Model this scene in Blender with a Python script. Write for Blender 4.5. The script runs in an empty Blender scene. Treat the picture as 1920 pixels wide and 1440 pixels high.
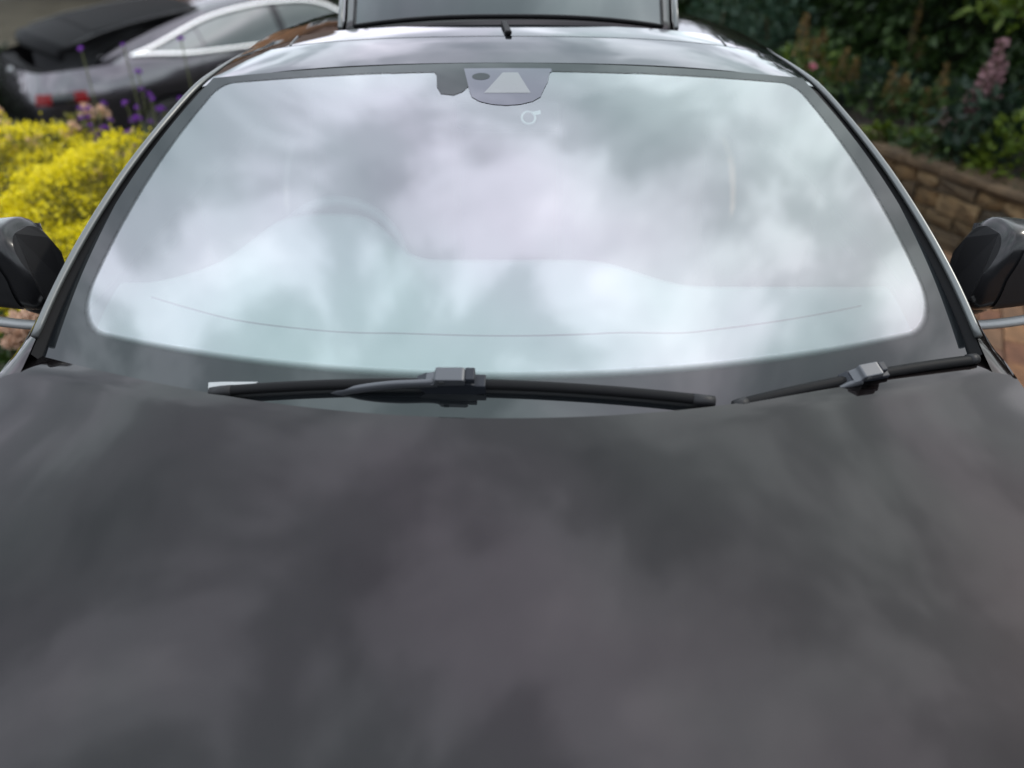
import bpy, math, random
import numpy as np
from mathutils import Vector, Matrix

random.seed(7)
rng = np.random.default_rng(11)
R = math.radians
S = bpy.context.scene
COL = S.collection

# ------------------------------------------------------------------ camera
cam_d = bpy.data.cameras.new("camera")
cam = bpy.data.objects.new("camera", cam_d)
COL.objects.link(cam)
cam.location = (0, 0, 1.75)
cam.rotation_euler = (R(90 - 33.4), 0, 0)
cam_d.sensor_width = 36
cam_d.lens = 27.7
cam_d.clip_start = 0.02
cam_d.clip_end = 500
cam_d.dof.use_dof = True
cam_d.dof.focus_distance = 1.55
cam_d.dof.aperture_fstop = 1.5
cam_d.dof.aperture_blades = 0
S.camera = cam

# ------------------------------------------------------------------ sky
SUN_ELEV, SUN_AZ = 37, 68          # azimuth clockwise from +Y (view direction)
W = bpy.data.worlds.new("World")
S.world = W
W.use_nodes = True
nt = W.node_tree
nt.nodes.clear()


def N(tree, typ, **kw):
    n = tree.nodes.new(typ)
    for k, v in kw.items():
        if k.startswith("_"):
            setattr(n, k[1:], v)
        else:
            key = k.replace("__", " ")
            n.inputs[int(key[1:]) if key[0] == "i" and key[1:].isdigit() else key].default_value = v
    return n


def L(tree, a, b):
    tree.links.new(a, b)


def ramp(tree, fac, stops, interp="LINEAR"):
    n = tree.nodes.new("ShaderNodeValToRGB")
    cr = n.color_ramp
    cr.interpolation = interp
    while len(cr.elements) > 1:
        cr.elements.remove(cr.elements[-1])
    cr.elements[0].position = stops[0][0]
    c = stops[0][1]
    cr.elements[0].color = (*c, 1) if len(c) == 3 else c
    for p, c in stops[1:]:
        e = cr.elements.new(p)
        e.color = (*c, 1) if len(c) == 3 else c
    if fac is not None:
        L(tree, fac, n.inputs[0])
    return n.outputs[0]


def math_n(tree, op, a, b=None, c=None, clamp=False):
    n = tree.nodes.new("ShaderNodeMath")
    n.operation = op
    n.use_clamp = clamp
    for i, v in enumerate((a, b, c)):
        if v is None:
            continue
        if isinstance(v, (int, float)):
            n.inputs[i].default_value = v
        else:
            L(tree, v, n.inputs[i])
    return n.outputs[0]


def mixc(tree, fac, a, b, typ="MIX"):
    n = tree.nodes.new("ShaderNodeMix")
    n.data_type = "RGBA"
    n.blend_type = typ
    for s, v in ((0, fac), (6, a), (7, b)):
        if isinstance(v, (int, float)):
            n.inputs[s].default_value = v
        elif isinstance(v, tuple):
            n.inputs[s].default_value = (*v, 1) if len(v) == 3 else v
        else:
            L(tree, v, n.inputs[s])
    return n.outputs[2]


CLOUD_OFFSET = (12.6, 0.9, 0.0)
sky = N(nt, "ShaderNodeTexSky", _sky_type="NISHITA", _sun_disc=False,
        _sun_elevation=R(SUN_ELEV), _sun_rotation=R(SUN_AZ))
tc = N(nt, "ShaderNodeTexCoord")
sep = N(nt, "ShaderNodeSeparateXYZ")
L(nt, tc.outputs["Generated"], sep.inputs[0])
zz = math_n(nt, "ADD", math_n(nt, "MAXIMUM", sep.outputs[2], 0.0), 0.30)
cmb = N(nt, "ShaderNodeCombineXYZ")
L(nt, math_n(nt, "DIVIDE", sep.outputs[0], zz), cmb.inputs[0])
L(nt, math_n(nt, "DIVIDE", sep.outputs[1], zz), cmb.inputs[1])
mp = N(nt, "ShaderNodeMapping")
mp.inputs["Location"].default_value = CLOUD_OFFSET
L(nt, cmb.outputs[0], mp.inputs[0])
n1 = N(nt, "ShaderNodeTexNoise", Scale=3.3, Detail=8.0, Roughness=0.55, Distortion=0.35)
L(nt, mp.outputs[0], n1.inputs["Vector"])
n2 = N(nt, "ShaderNodeTexNoise", Scale=1.1, Detail=5.0, Roughness=0.5, Distortion=0.3)
mp2 = N(nt, "ShaderNodeMapping")
mp2.inputs["Location"].default_value = (7.3, 2.2, 4.0)
L(nt, mp.outputs[0], mp2.inputs[0])
L(nt, mp2.outputs[0], n2.inputs["Vector"])
shade = ramp(nt, n1.outputs[0], [(0.28, (0.34, 0.37, 0.39)), (0.44, (0.49, 0.51, 0.535)),
                                 (0.56, (0.78, 0.785, 0.82)), (0.70, (1.0, 0.99, 1.02))], "EASE")
n3 = N(nt, "ShaderNodeTexNoise", Scale=1.7, Detail=3.0, Roughness=0.5, Distortion=0.4)
mp3 = N(nt, "ShaderNodeMapping")
mp3.inputs["Location"].default_value = (1.3, 5.2, 9.0)
L(nt, mp.outputs[0], mp3.inputs[0])
L(nt, mp3.outputs[0], n3.inputs["Vector"])
tint = ramp(nt, n3.outputs[0], [(0.36, (35.0, 40.0, 40.0)), (0.64, (40.0, 38.8, 42.5))])
cloud0 = mixc(nt, 1.0, shade, tint, "MULTIPLY")
# thin cloud glows softly on the side of the sun
sunv = N(nt, "ShaderNodeVectorMath", _operation="DOT_PRODUCT")
L(nt, tc.outputs["Generated"], sunv.inputs[0])
sunv.inputs[1].default_value = (math.sin(R(SUN_AZ)) * math.cos(R(SUN_ELEV)), math.cos(R(SUN_AZ)) * math.cos(R(SUN_ELEV)), math.sin(R(SUN_ELEV)))
glow = math_n(nt, "POWER", math_n(nt, "MAXIMUM", sunv.outputs["Value"], 0.0), 5.0)
cloud = mixc(nt, glow, cloud0, mixc(nt, 1.0, cloud0, (1.45, 1.38, 1.28), "MULTIPLY"))
cover = ramp(nt, n2.outputs[0], [(0.36, (0.55, 0.55, 0.55)), (0.52, (1, 1, 1))], "EASE")
skyb = mixc(nt, 1.0, sky.outputs[0], (1.0, 1.0, 1.0), "MULTIPLY")
final = mixc(nt, cover, skyb, cloud)
bg = N(nt, "ShaderNodeBackground", Strength=0.12)
L(nt, final, bg.inputs[0])
out = N(nt, "ShaderNodeOutputWorld")
L(nt, bg.outputs[0], out.inputs[0])

# ------------------------------------------------------------------ sun
sun_d = bpy.data.lights.new("sun", "SUN")
sun_d.energy = 2.0
sun_d.angle = R(3)
sun_d.color = (1.0, 0.94, 0.84)
sun = bpy.data.objects.new("sun", sun_d)
COL.objects.link(sun)
sd = Vector((math.sin(R(SUN_AZ)) * math.cos(R(SUN_ELEV)), math.cos(R(SUN_AZ)) * math.cos(R(SUN_ELEV)), math.sin(R(SUN_ELEV))))
sun.rotation_euler = sd.to_track_quat("Z", "Y").to_euler()
sun.location = sd * 30

S.view_settings.view_transform = "Standard"
S.view_settings.look = "None"
S.view_settings.gamma = 1
S.view_settings.use_curve_mapping = False
S.view_settings.exposure = -0.35
S.render.engine = "CYCLES"
S.cycles.use_denoising = True
S.cycles.max_bounces = 8
S.cycles.transparent_max_bounces = 12
S.cycles.caustics_reflective = False
S.cycles.caustics_refractive = False
S.cycles.sample_clamp_indirect = 6


# ------------------------------------------------------------------ materials
def new_mat(name):
    m = bpy.data.materials.new(name)
    m.use_nodes = True
    t = m.node_tree
    t.nodes.clear()
    o = t.nodes.new("ShaderNodeOutputMaterial")
    return m, t, o


def noise(t, scale, detail=4, rough=0.5, coord="Object", dist=0.0, stretch=None):
    c = t.nodes.new("ShaderNodeTexCoord")
    n = N(t, "ShaderNodeTexNoise", Scale=scale, Detail=detail, Roughness=rough, Distortion=dist)
    if stretch:
        m = t.nodes.new("ShaderNodeMapping")
        m.inputs["Scale"].default_value = stretch
        L(t, c.outputs[coord], m.inputs[0])
        L(t, m.outputs[0], n.inputs["Vector"])
    else:
        L(t, c.outputs[coord], n.inputs["Vector"])
    return n.outputs[0]


def bump(t, h, strength=0.3, dist=0.01):
    b = N(t, "ShaderNodeBump", Strength=strength, Distance=dist)
    L(t, h, b.inputs["Height"])
    return b.outputs[0]


def coat_mat(name, r0, base, tint=(1, 1, 1), rough=0.02, base_rough=None, through=None, dust=0.0, bumpy=0.0):
    """a smooth reflecting layer (reflectance r0 head-on) over a dull, a metallic or a clear body"""
    m, t, o = new_mat(name)
    lw = N(t, "ShaderNodeLayerWeight", Blend=0.5)
    fac = math_n(t, "ADD", math_n(t, "MULTIPLY", math_n(t, "POWER", lw.outputs["Facing"], 5.0), 1 - r0), r0)
    gl = N(t, "ShaderNodeBsdfGlossy", Color=(*tint, 1), Roughness=rough)
    if through is not None:
        b = N(t, "ShaderNodeBsdfTransparent", Color=(*through, 1))
    elif base_rough is not None:
        b = N(t, "ShaderNodeBsdfGlossy", Color=(*base, 1), Roughness=base_rough)
    else:
        b = N(t, "ShaderNodeBsdfDiffuse", Color=(*base, 1))
    body = b.outputs[0]
    if dust:
        d = N(t, "ShaderNodeBsdfDiffuse", Color=(0.45, 0.44, 0.42, 1))
        f = ramp(t, noise(t, 420, 2, 0.6), [(0.62, (0, 0, 0)), (0.80, (1, 1, 1))])
        f2 = ramp(t, noise(t, 6, 5, 0.6), [(0.35, (0.15, 0.15, 0.15)), (0.7, (1, 1, 1))])
        mx = N(t, "ShaderNodeMixShader")
        L(t, math_n(t, "MULTIPLY", math_n(t, "ADD", math_n(t, "MULTIPLY", f, 3.0), 1.0), math_n(t, "MULTIPLY", f2, dust)), mx.inputs[0])
        L(t, body, mx.inputs[1])
        L(t, d.outputs[0], mx.inputs[2])
        body = mx.outputs[0]
    if bumpy:
        bn = bump(t, noise(t, 5, 2), bumpy, 0.01)
        L(t, bn, gl.inputs["Normal"])
    mx = N(t, "ShaderNodeMixShader")
    L(t, fac, mx.inputs[0])
    L(t, body, mx.inputs[1])
    L(t, gl.outputs[0], mx.inputs[2])
    L(t, mx.outputs[0], o.inputs[0])
    return m


def plain(name, col, rough=0.6, metal=0.0, spec=0.5, vary=0.0, vscale=8, bumps=0.0, bscale=60, sub=0.0):
    m, t, o = new_mat(name)
    p = N(t, "ShaderNodeBsdfPrincipled", Roughness=rough, Metallic=metal)
    p.inputs["Specular IOR Level"].default_value = spec
    p.inputs["Base Color"].default_value = (*col, 1)
    if vary:
        lo = tuple(c * (1 - vary) for c in col)
        hi = tuple(min(1, c * (1 + vary)) for c in col)
        L(t, ramp(t, noise(t, vscale, 5, 0.6), [(0.3, lo), (0.7, hi)]), p.inputs["Base Color"])
    if bumps:
        L(t, bump(t, noise(t, bscale, 4), bumps, 0.01), p.inputs["Normal"])
    L(t, p.outputs[0], o.inputs[0])
    return m


def leafy(name, c1, c2, rough=0.5, scale=9, trans=0.25):
    """leaf or petal: colour wanders between two tones, a little light comes through"""
    m, t, o = new_mat(name)
    info = t.nodes.new("ShaderNodeNewGeometry")
    f = math_n(t, "ADD", math_n(t, "MULTIPLY", info.outputs["Random Per Island"], 0.75),
               math_n(t, "MULTIPLY", noise(t, scale, 3), 0.25))
    c = ramp(t, f, [(0.1, c1), (0.9, c2)])
    p = N(t, "ShaderNodeBsdfPrincipled", Roughness=rough)
    p.inputs["Specular IOR Level"].default_value = 0.3
    L(t, c, p.inputs["Base Color"])
    tr = N(t, "ShaderNodeBsdfTranslucent")
    L(t, c, tr.inputs[0])
    mx = N(t, "ShaderNodeMixShader", i0=trans)
    L(t, p.outputs[0], mx.inputs[1])
    L(t, tr.outputs[0], mx.inputs[2])
    L(t, mx.outputs[0], o.inputs[0])
    return m


M = {}
M["paint"] = coat_mat("dark_grey_paint", 0.026, (0.006, 0.0045, 0.005), tint=(0.985, 0.97, 0.985), base_rough=0.38, dust=0.003, rough=0.05, bumpy=0.006)
M["paint_far"] = coat_mat("dark_grey_paint_clean", 0.05, (0.065, 0.060, 0.068), base_rough=0.35)
M["glass"] = coat_mat("coated_windscreen_glass", 0.235, (0, 0, 0), tint=(0.925, 0.962, 1.0), through=(0.62, 0.72, 0.70), dust=0.004, rough=0.055)
M["frit"] = coat_mat("black_glass_border", 0.049, (0.005, 0.006, 0.007), tint=(0.95, 0.985, 1.0), dust=0.004, rough=0.01)
m_, t_, o_ = M["frit"].copy(), None, None
m_.name = "black_glass_border_fading"
t_ = m_.node_tree
o_ = next(n for n in t_.nodes if n.type == "OUTPUT_MATERIAL")
src = o_.inputs[0].links[0].from_socket
at_ = N(t_, "ShaderNodeAttribute", _attribute_name="fade")
mx_ = N(t_, "ShaderNodeMixShader")
tr_ = N(t_, "ShaderNodeBsdfTransparent")
L(t_, at_.outputs["Fac"], mx_.inputs[0])
L(t_, tr_.outputs[0], mx_.inputs[1])
L(t_, src, mx_.inputs[2])
L(t_, mx_.outputs[0], o_.inputs[0])
M["fritfade"] = m_
M["patch"] = coat_mat("violet_glass_patch", 0.13, (0.015, 0.015, 0.025), tint=(0.93, 0.93, 1.0), rough=0.01)
M["clearpatch"] = coat_mat("clear_glass_patch", 0.18, (0.04, 0.04, 0.045), tint=(1.0, 1.0, 1.0), rough=0.01)
M["darkglass"] = coat_mat("dark_window_glass", 0.07, (0.008, 0.009, 0.009), tint=(0.92, 1.0, 0.96), rough=0.01)
M["sideglass"] = coat_mat("side_window_glass", 0.13, (0.008, 0.009, 0.009), tint=(0.93, 1.0, 0.97), rough=0.01)
M["roofglass"] = coat_mat("roof_glass", 0.06, (0.006, 0.007, 0.008), tint=(0.97, 0.99, 1.0), rough=0.015)
M["gloss_black"] = coat_mat("gloss_black", 0.045, (0.008, 0.008, 0.009), rough=0.06)
M["mirror_shell"] = coat_mat("satin_dark_grey_shell", 0.022, (0.010, 0.010, 0.011), rough=0.2)
M["rubber"] = plain("black_rubber", (0.0045, 0.0045, 0.005), 0.6, spec=0.10)
M["plastic"] = plain("black_plastic", (0.009, 0.009, 0.010), 0.5, spec=0.2)
M["navy"] = plain("dark_navy_plastic", (0.009, 0.011, 0.016), 0.5, spec=0.25)
M["arm"] = plain("grey_wiper_metal", (0.055, 0.058, 0.065), 0.4, metal=0.3)
M["trim"] = plain("grey_satin_trim", (0.10, 0.105, 0.105), 0.35, metal=0.6)
M["strip"] = plain("pale_grey_strip", (0.20, 0.205, 0.205), 0.45, metal=0.2)
M["hatchglass"] = coat_mat("tailgate_glass", 0.02, (0.006, 0.007, 0.008), tint=(0.92, 0.97, 1.0), rough=0.02)
M["boot_dark"] = plain("matt_black", (0.0035, 0.0035, 0.004), 0.6, spec=0.03)
M["chrome"] = plain("satin_chrome", (0.75, 0.74, 0.72), 0.22, metal=0.9)
M["white"] = plain("white_matt", (0.26, 0.27, 0.27), 0.6)
M["loop"] = plain("pale_loop", (0.24, 0.25, 0.24), 0.6)
M["dash"] = plain("dashboard_grey_green", (0.16, 0.19, 0.185), 0.7, vary=0.1, vscale=3, bumps=0.15, bscale=350)
M["seam"] = plain("dark_seam", (0.02, 0.021, 0.022), 0.8)
M["cabin"] = plain("dark_cabin_lining", (0.03, 0.03, 0.033), 0.85)
M["wheelrim"] = plain("steering_leather", (0.20, 0.21, 0.21), 0.45)
M["lamp_red"] = coat_mat("red_lamp_lens", 0.015, (0.13, 0.003, 0.004), rough=0.05)
M["lamp_clear"] = coat_mat("clear_lamp_lens", 0.06, (0.07, 0.075, 0.08), rough=0.04)
M["tyre"] = plain("tyre_rubber", (0.014, 0.014, 0.014), 0.85)
M["alloy"] = plain("alloy_wheel", (0.45, 0.45, 0.46), 0.35, metal=0.8)
M["mirror"] = plain("mirror_glass", (0.8, 0.8, 0.82), 0.02, metal=1.0)


# ------------------------------------------------------------------ mesh helpers
def link(name, me, mat=None, parent=None, smooth=True):
    o = bpy.data.objects.new(name, me)
    COL.objects.link(o)
    if mat is not None:
        me.materials.clear()
        me.materials.append(mat)
    if smooth and len(me.polygons):
        me.polygons.foreach_set("use_smooth", [True] * len(me.polygons))
    if parent is not None:
        o.parent = parent
    return o


def mesh(name, v, f, mat=None, parent=None, smooth=True):
    me = bpy.data.meshes.new(name)
    me.from_pydata([tuple(p) for p in v], [], f)
    me.validate()
    me.update()
    return link(name, me, mat, parent, smooth)


def tag(o, label=None, cat=None, group=None, kind=None):
    for k, v in (("label", label), ("category", cat), ("group", group), ("kind", kind)):
        if v:
            o[k] = v
    return o


def empty(name, loc=(0, 0, 0), rz=0.0, label=None, cat=None, group=None):
    o = bpy.data.objects.new(name, None)
    o.empty_display_size = 0.2
    o.location = loc
    o.rotation_euler = (0, 0, rz)
    COL.objects.link(o)
    return tag(o, label, cat, group)


def grid(name, fn, us, vs, mat, parent, flip=False, close_u=False):
    v, f = [], []
    nu, nv = len(us), len(vs)
    for b in vs:
        for a in us:
            v.append(fn(a, b))
    for j in range(nv - 1):
        for i in range(nu - (0 if close_u else 1)):
            i2 = (i + 1) % nu
            q = (j * nu + i, j * nu + i2, (j + 1) * nu + i2, (j + 1) * nu + i)
            f.append(q[::-1] if flip else q)
    return mesh(name, v, f, mat, parent)


def solid(o, th, offset=-1):
    m = o.modifiers.new("thickness", "SOLIDIFY")
    m.thickness = th
    m.offset = offset
    return o


def catmull(pts, n):
    P = np.array(pts, float)
    d = np.r_[0, np.cumsum(np.linalg.norm(np.diff(P, axis=0), axis=1))]
    P = np.vstack([2 * P[0] - P[1], P, 2 * P[-1] - P[-2]])
    outp = []
    for s in np.linspace(0, d[-1], n):
        i = min(np.searchsorted(d, s, side="right") - 1, len(d) - 2)
        t = (s - d[i]) / max(d[i + 1] - d[i], 1e-9)
        p0, p1, p2, p3 = P[i], P[i + 1], P[i + 2], P[i + 3]
        outp.append(0.5 * (2 * p1 + (p2 - p0) * t + (2 * p0 - 5 * p1 + 4 * p2 - p3) * t * t + (3 * p1 - p0 - 3 * p2 + p3) * t ** 3))
    return np.array(outp)


def interp(x, pts):
    """smooth 1-D interpolation through (x, y) pairs"""
    xs = [p[0] for p in pts]
    ys = [p[1] for p in pts]
    n = len(xs)
    x = min(max(x, xs[0]), xs[-1])
    i = min(max(np.searchsorted(xs, x, side="right") - 1, 0), n - 2)
    h = xs[i + 1] - xs[i]
    t = (x - xs[i]) / h
    def slope(k):
        if k == 0:
            return (ys[1] - ys[0]) / (xs[1] - xs[0])
        if k == n - 1:
            return (ys[-1] - ys[-2]) / (xs[-1] - xs[-2])
        a = (ys[k] - ys[k - 1]) / (xs[k] - xs[k - 1])
        b = (ys[k + 1] - ys[k]) / (xs[k + 1] - xs[k])
        return 0 if a * b <= 0 else 2 * a * b / (a + b)
    m0, m1 = slope(i) * h, slope(i + 1) * h
    return (2 * t**3 - 3 * t**2 + 1) * ys[i] + (t**3 - 2 * t**2 + t) * m0 + (-2 * t**3 + 3 * t**2) * ys[i + 1] + (t**3 - t**2) * m1


def tube(name, pts, radius, mat, parent, sides=10, flat=1.0, up=(0, 0, 1)):
    """tube along points; radius a number or a list; flat squashes it along up"""
    P = [Vector(p) for p in pts]
    n = len(P)
    v, f = [], []
    for i, p in enumerate(P):
        tdir = (P[min(i + 1, n - 1)] - P[max(i - 1, 0)]).normalized()
        a = tdir.cross(Vector(up))
        if a.length < 1e-5:
            a = tdir.cross(Vector((1, 0, 0)))
        a.normalize()
        b = a.cross(tdir).normalized()
        r = radius[i] if isinstance(radius, (list, tuple)) else radius
        for k in range(sides):
            an = 2 * math.pi * k / sides
            v.append(p + a * math.cos(an) * r + b * math.sin(an) * r * flat)
    for i in range(n - 1):
        for k in range(sides):
            k2 = (k + 1) % sides
            f.append((i * sides + k, i * sides + k2, (i + 1) * sides + k2, (i + 1) * sides + k))
    f.append(tuple(range(sides))[::-1])
    f.append(tuple((n - 1) * sides + k for k in range(sides)))
    return mesh(name, v, f, mat, parent)


def prism(name, outline, depth, mat, parent, frame=None, bevel=0.0):
    """closed 2-D outline extruded by depth in the frame (origin, ex, ey, ez)"""
    o0, ex, ey, ez = frame or (Vector((0, 0, 0)), Vector((1, 0, 0)), Vector((0, 1, 0)), Vector((0, 0, 1)))
    n = len(outline)
    v = [o0 + ex * a + ey * b for a, b in outline] + [o0 + ex * a + ey * b + ez * depth for a, b in outline]
    f = [tuple(range(n))[::-1], tuple(range(n, 2 * n))]
    for i in range(n):
        j = (i + 1) % n
        f.append((i, j, n + j, n + i))
    o = mesh(name, v, f, mat, parent, smooth=False)
    if bevel:
        b = o.modifiers.new("bevel", "BEVEL")
        b.width = bevel
        b.segments = 2
        b.limit_method = "ANGLE"
    return o


def box(name, c, s, mat, parent, rot=None, bevel=0.0):
    m = Matrix.Rotation(0, 3, "Z") if rot is None else rot
    ex, ey, ez = (m @ Vector((1, 0, 0)), m @ Vector((0, 1, 0)), m @ Vector((0, 0, 1)))
    hx, hy = s[0] / 2, s[1] / 2
    return prism(name, [(-hx, -hy), (hx, -hy), (hx, hy), (-hx, hy)], s[2], mat, parent,
                 (Vector(c) - ez * s[2] / 2, ex, ey, ez), bevel)


def sstep(a, b, x):
    t = min(max((x - a) / (b - a), 0), 1)
    return t * t * (3 - 2 * t)


lin = lambda a, b, n: [a + (b - a) * i / (n - 1) for i in range(n)]

# ================================================================== CARS
# car space: x right, y from the nose (0) to the tail (5), z up from the road
TOP = [(0, .02, .66), (.35, .06, .67), (.60, .20, .72), (.76, .40, .80), (.86, .70, .86), (.905, 1.10, .926), (.928, 1.46, .964),
       (.928, 1.59, .979), (.926, 1.90, .968), (.935, 2.5, .968), (.94, 3.1, .975), (.93, 3.7, .99), (.885, 4.2, 1.0),
       (.80, 4.6, .985), (.62, 4.86, .96), (.30, 4.92, .955), (0, 4.93, .955)]
MID = [(0, -.04, .50), (.45, .0, .50), (.74, .16, .55), (.90, .42, .62), (.955, .80, .70), (.965, 1.10, .74), (.957, 1.46, .77),
       (.957, 1.60, .77), (.955, 1.90, .76), (.962, 2.5, .75), (.965, 3.1, .75), (.985, 3.7, .77), (.975, 4.2, .77),
       (.90, 4.6, .74), (.68, 4.95, .72), (.32, 5.01, .70), (0, 5.02, .70)]


def ring(z, inset):
    return [(max(x - inset, 0) if x else 0, y + inset * (0.8 if y < 1 else -0.8 if y > 4.3 else 0), z) for x, y, _ in MID]


RINGS = [TOP, [(a[0] * .6 + b[0] * .4 + .012 * (a[0] > 0), a[1] * .6 + b[1] * .4, a[2] * .62 + b[2] * .38) for a, b in zip(TOP, MID)],
         MID, ring(.46, .012), ring(.30, .03), ring(.2, .075)]
NS = len(TOP) - 1
AX = (.95, 3.90)


def rings_at(s):
    """the section of the body shell at perimeter place s (0 nose .. NS tail)"""
    pts = []
    for rg in RINGS:
        x = interp(s, [(k, p[0]) for k, p in enumerate(rg)])
        y = interp(s, [(k, p[1]) for k, p in enumerate(rg)])
        z = interp(s, [(k, p[2]) for k, p in enumerate(rg)])
        pts.append((x, y, z))
    return pts


def body_pt(s, t, outset=0.0):
    """s: perimeter place, negative on the left; t: 0 top .. 1 sill"""
    sg = -1 if s < 0 else 1
    pts = rings_at(abs(s))
    zt = pts[0][2]
    y0 = pts[2][1]
    zb = .2
    for ya in AX:
        d = abs(y0 - ya)
        if d < .375:
            zb = max(zb, .335 + math.sqrt(.375**2 - d * d))
    zb = min(zb, zt - .1)
    z = zt + (zb - zt) * t
    zs = [(-p[2], p[0]) for p in pts]
    ys = [(-p[2], p[1]) for p in pts]
    x = interp(-z, zs)
    y = interp(-z, ys)
    nx, ny = 1.0, 0.0
    if abs(s) < 3:
        nx, ny = abs(s) / 3, -1 + abs(s) / 3
    elif abs(s) > NS - 3:
        nx, ny = (NS - abs(s)) / 3, 1 - (NS - abs(s)) / 3
    return (sg * (x + outset * nx), y + outset * ny, z)


def s_at_y(y):
    ys = [p[1] for p in TOP]
    for k in range(NS):
        if ys[k] <= y <= ys[k + 1]:
            return k + (y - ys[k]) / (ys[k + 1] - ys[k])
    return NS


RAIL = [(1.50, .885, .972), (1.68, .862, 1.075), (1.90, .812, 1.19), (2.10, .752, 1.278), (2.25, .712, 1.325), (2.45, .685, 1.345),
        (2.70, .668, 1.348), (2.90, .655, 1.335), (3.30, .648, 1.275), (3.70, .668, 1.185), (4.05, .712, 1.09), (4.40, .78, 1.0)]
rail = lambda y: (interp(y, [(p[0], p[1]) for p in RAIL]), interp(y, [(p[0], p[2]) for p in RAIL]))


def belt(y):
    p = rings_at(s_at_y(y))[0]
    return p[0], p[2]


def side_pt(y, t, sg, outset=0.0):
    bx, bz = belt(max(y, 1.5))
    rx, rz = rail(y)
    rz = max(rz, bz + .004)
    bul = .03 * math.sin(math.pi * min(max(t, 0), 1)) * min(1, (rz - bz) / .2)
    return (sg * (bx + (rx - bx) * t + bul + outset * .85), y, bz + (rz - bz) * t + outset * .5)


def hood_pt(u, s):
    """u -1..1 across, s along the top edge from the nose to the scuttle corner (7)"""
    ex = interp(s, [(k, p[0]) for k, p in enumerate(TOP)])
    ey = interp(s, [(k, p[1]) for k, p in enumerate(TOP)])
    ez = interp(s, [(k, p[2]) for k, p in enumerate(TOP)])
    yc = interp(s, [(0, .02), (1, .05), (2, .16), (3, .34), (4, .60), (5, .93), (6, 1.245), (7, 1.336)])
    zc = interp(yc, [(.02, .66), (.16, .735), (.34, .795), (.60, .862), (.93, .932), (1.245, .987), (1.336, 1.0015)])
    a = abs(u)
    y = yc + (ey - yc) * u * u
    z = zc + (ez - zc) * (0.35 * a**2 + 0.65 * a**5)
    z += .003 * math.exp(-((a - .66) / .22) ** 2) * min(1, s / 3)
    return (ex * u, y, z)


def glass_pt(u, v, lift=0.0):
    """windscreen: u -1..1 across, v 0 at the scuttle .. 1 at the header"""
    hw = .862 + (.672 - .862) * v + .034 * 4 * v * (1 - v)
    y0, y1 = 1.338 + .208 * u * u, 2.20 - .012 * u * u
    z0, z1 = .975 + .006 * u * u, 1.372 - .030 * u * u
    y = y0 + (y1 - y0) * v
    z = z0 + (z1 - z0) * v + .020 * 4 * v * (1 - v) * (1 - .4 * u * u)
    return (hw * u, y - lift * .4, z + lift * .92)




def roof_pt(u, y, lift=0.0):
    rx, rz = rail(y)
    rx -= .016
    zc = interp(y, SHAPE["roof"])
    a = abs(u)
    yy = y - .012 * u * u * (1 - (y - 2.2) / .7)
    return (rx * u, yy, zc + (rz + .006 - zc) * (0.55 * a**2.2 + 0.45 * a**6) + lift)


SHAPE = {}
NEAR_SHAPE = dict(
    ye=2.50, zh=1.4045, len=2.12,
    roof=[(2.20, 1.371), (2.30, 1.386), (2.39, 1.3975), (2.50, 1.4065)],
    hw=[(0, .445), (.5, .50), (1.2, .58), (1.8, .645), (2.15, .69)],
    hz=[(0, 0), (.3, 0), (.8, -.05), (1.3, -.16), (2.12, -.42)], win_end=3.72)
FAR_SHAPE = dict(
    ye=3.30, zh=1.343, len=1.36,
    roof=[(2.20, 1.372), (2.40, 1.400), (2.70, 1.415), (3.00, 1.395), (3.30, 1.345)],
    hw=[(0, .54), (.4, .575), (1.0, .64), (1.4, .69)],
    hz=[(0, 0), (.4, -.085), (.9, -.225), (1.36, -.365)], win_end=4.12)


def hatch_pt(u, s, lift=0.0):
    w = interp(s, SHAPE["hw"])
    a = abs(u)
    ln = SHAPE["len"]
    return (w * u, s - .10 * u * u * sstep(ln * .6, ln, s), interp(s, SHAPE["hz"]) - .035 * a**2.5 * (1 - .3 * s / ln) + lift)


def patch(name, fn, us, vs, mat, parent):
    return grid(name, fn, us, vs, mat, parent)


def rounded_region(nu_inner, n_side):
    pass


def rr_outline(u1, v0, v1, ru, rv, n=8):
    """rounded rectangle in glass (u, v) space, anticlockwise from lower left"""
    pts = []
    for cx, cy, a0 in ((-u1 + ru[0], v0 + rv[0], 180), (u1 - ru[0], v0 + rv[0], 270), (u1 - ru[1], v1 - rv[1], 0), (-u1 + ru[1], v1 - rv[1], 90)):
        k = 0 if a0 >= 180 else 1
        for i in range(n):
            a = R(a0 + 90 * i / (n - 1))
            pts.append((cx + ru[k] * math.cos(a), cy + rv[k] * math.sin(a)))
    return pts


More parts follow.
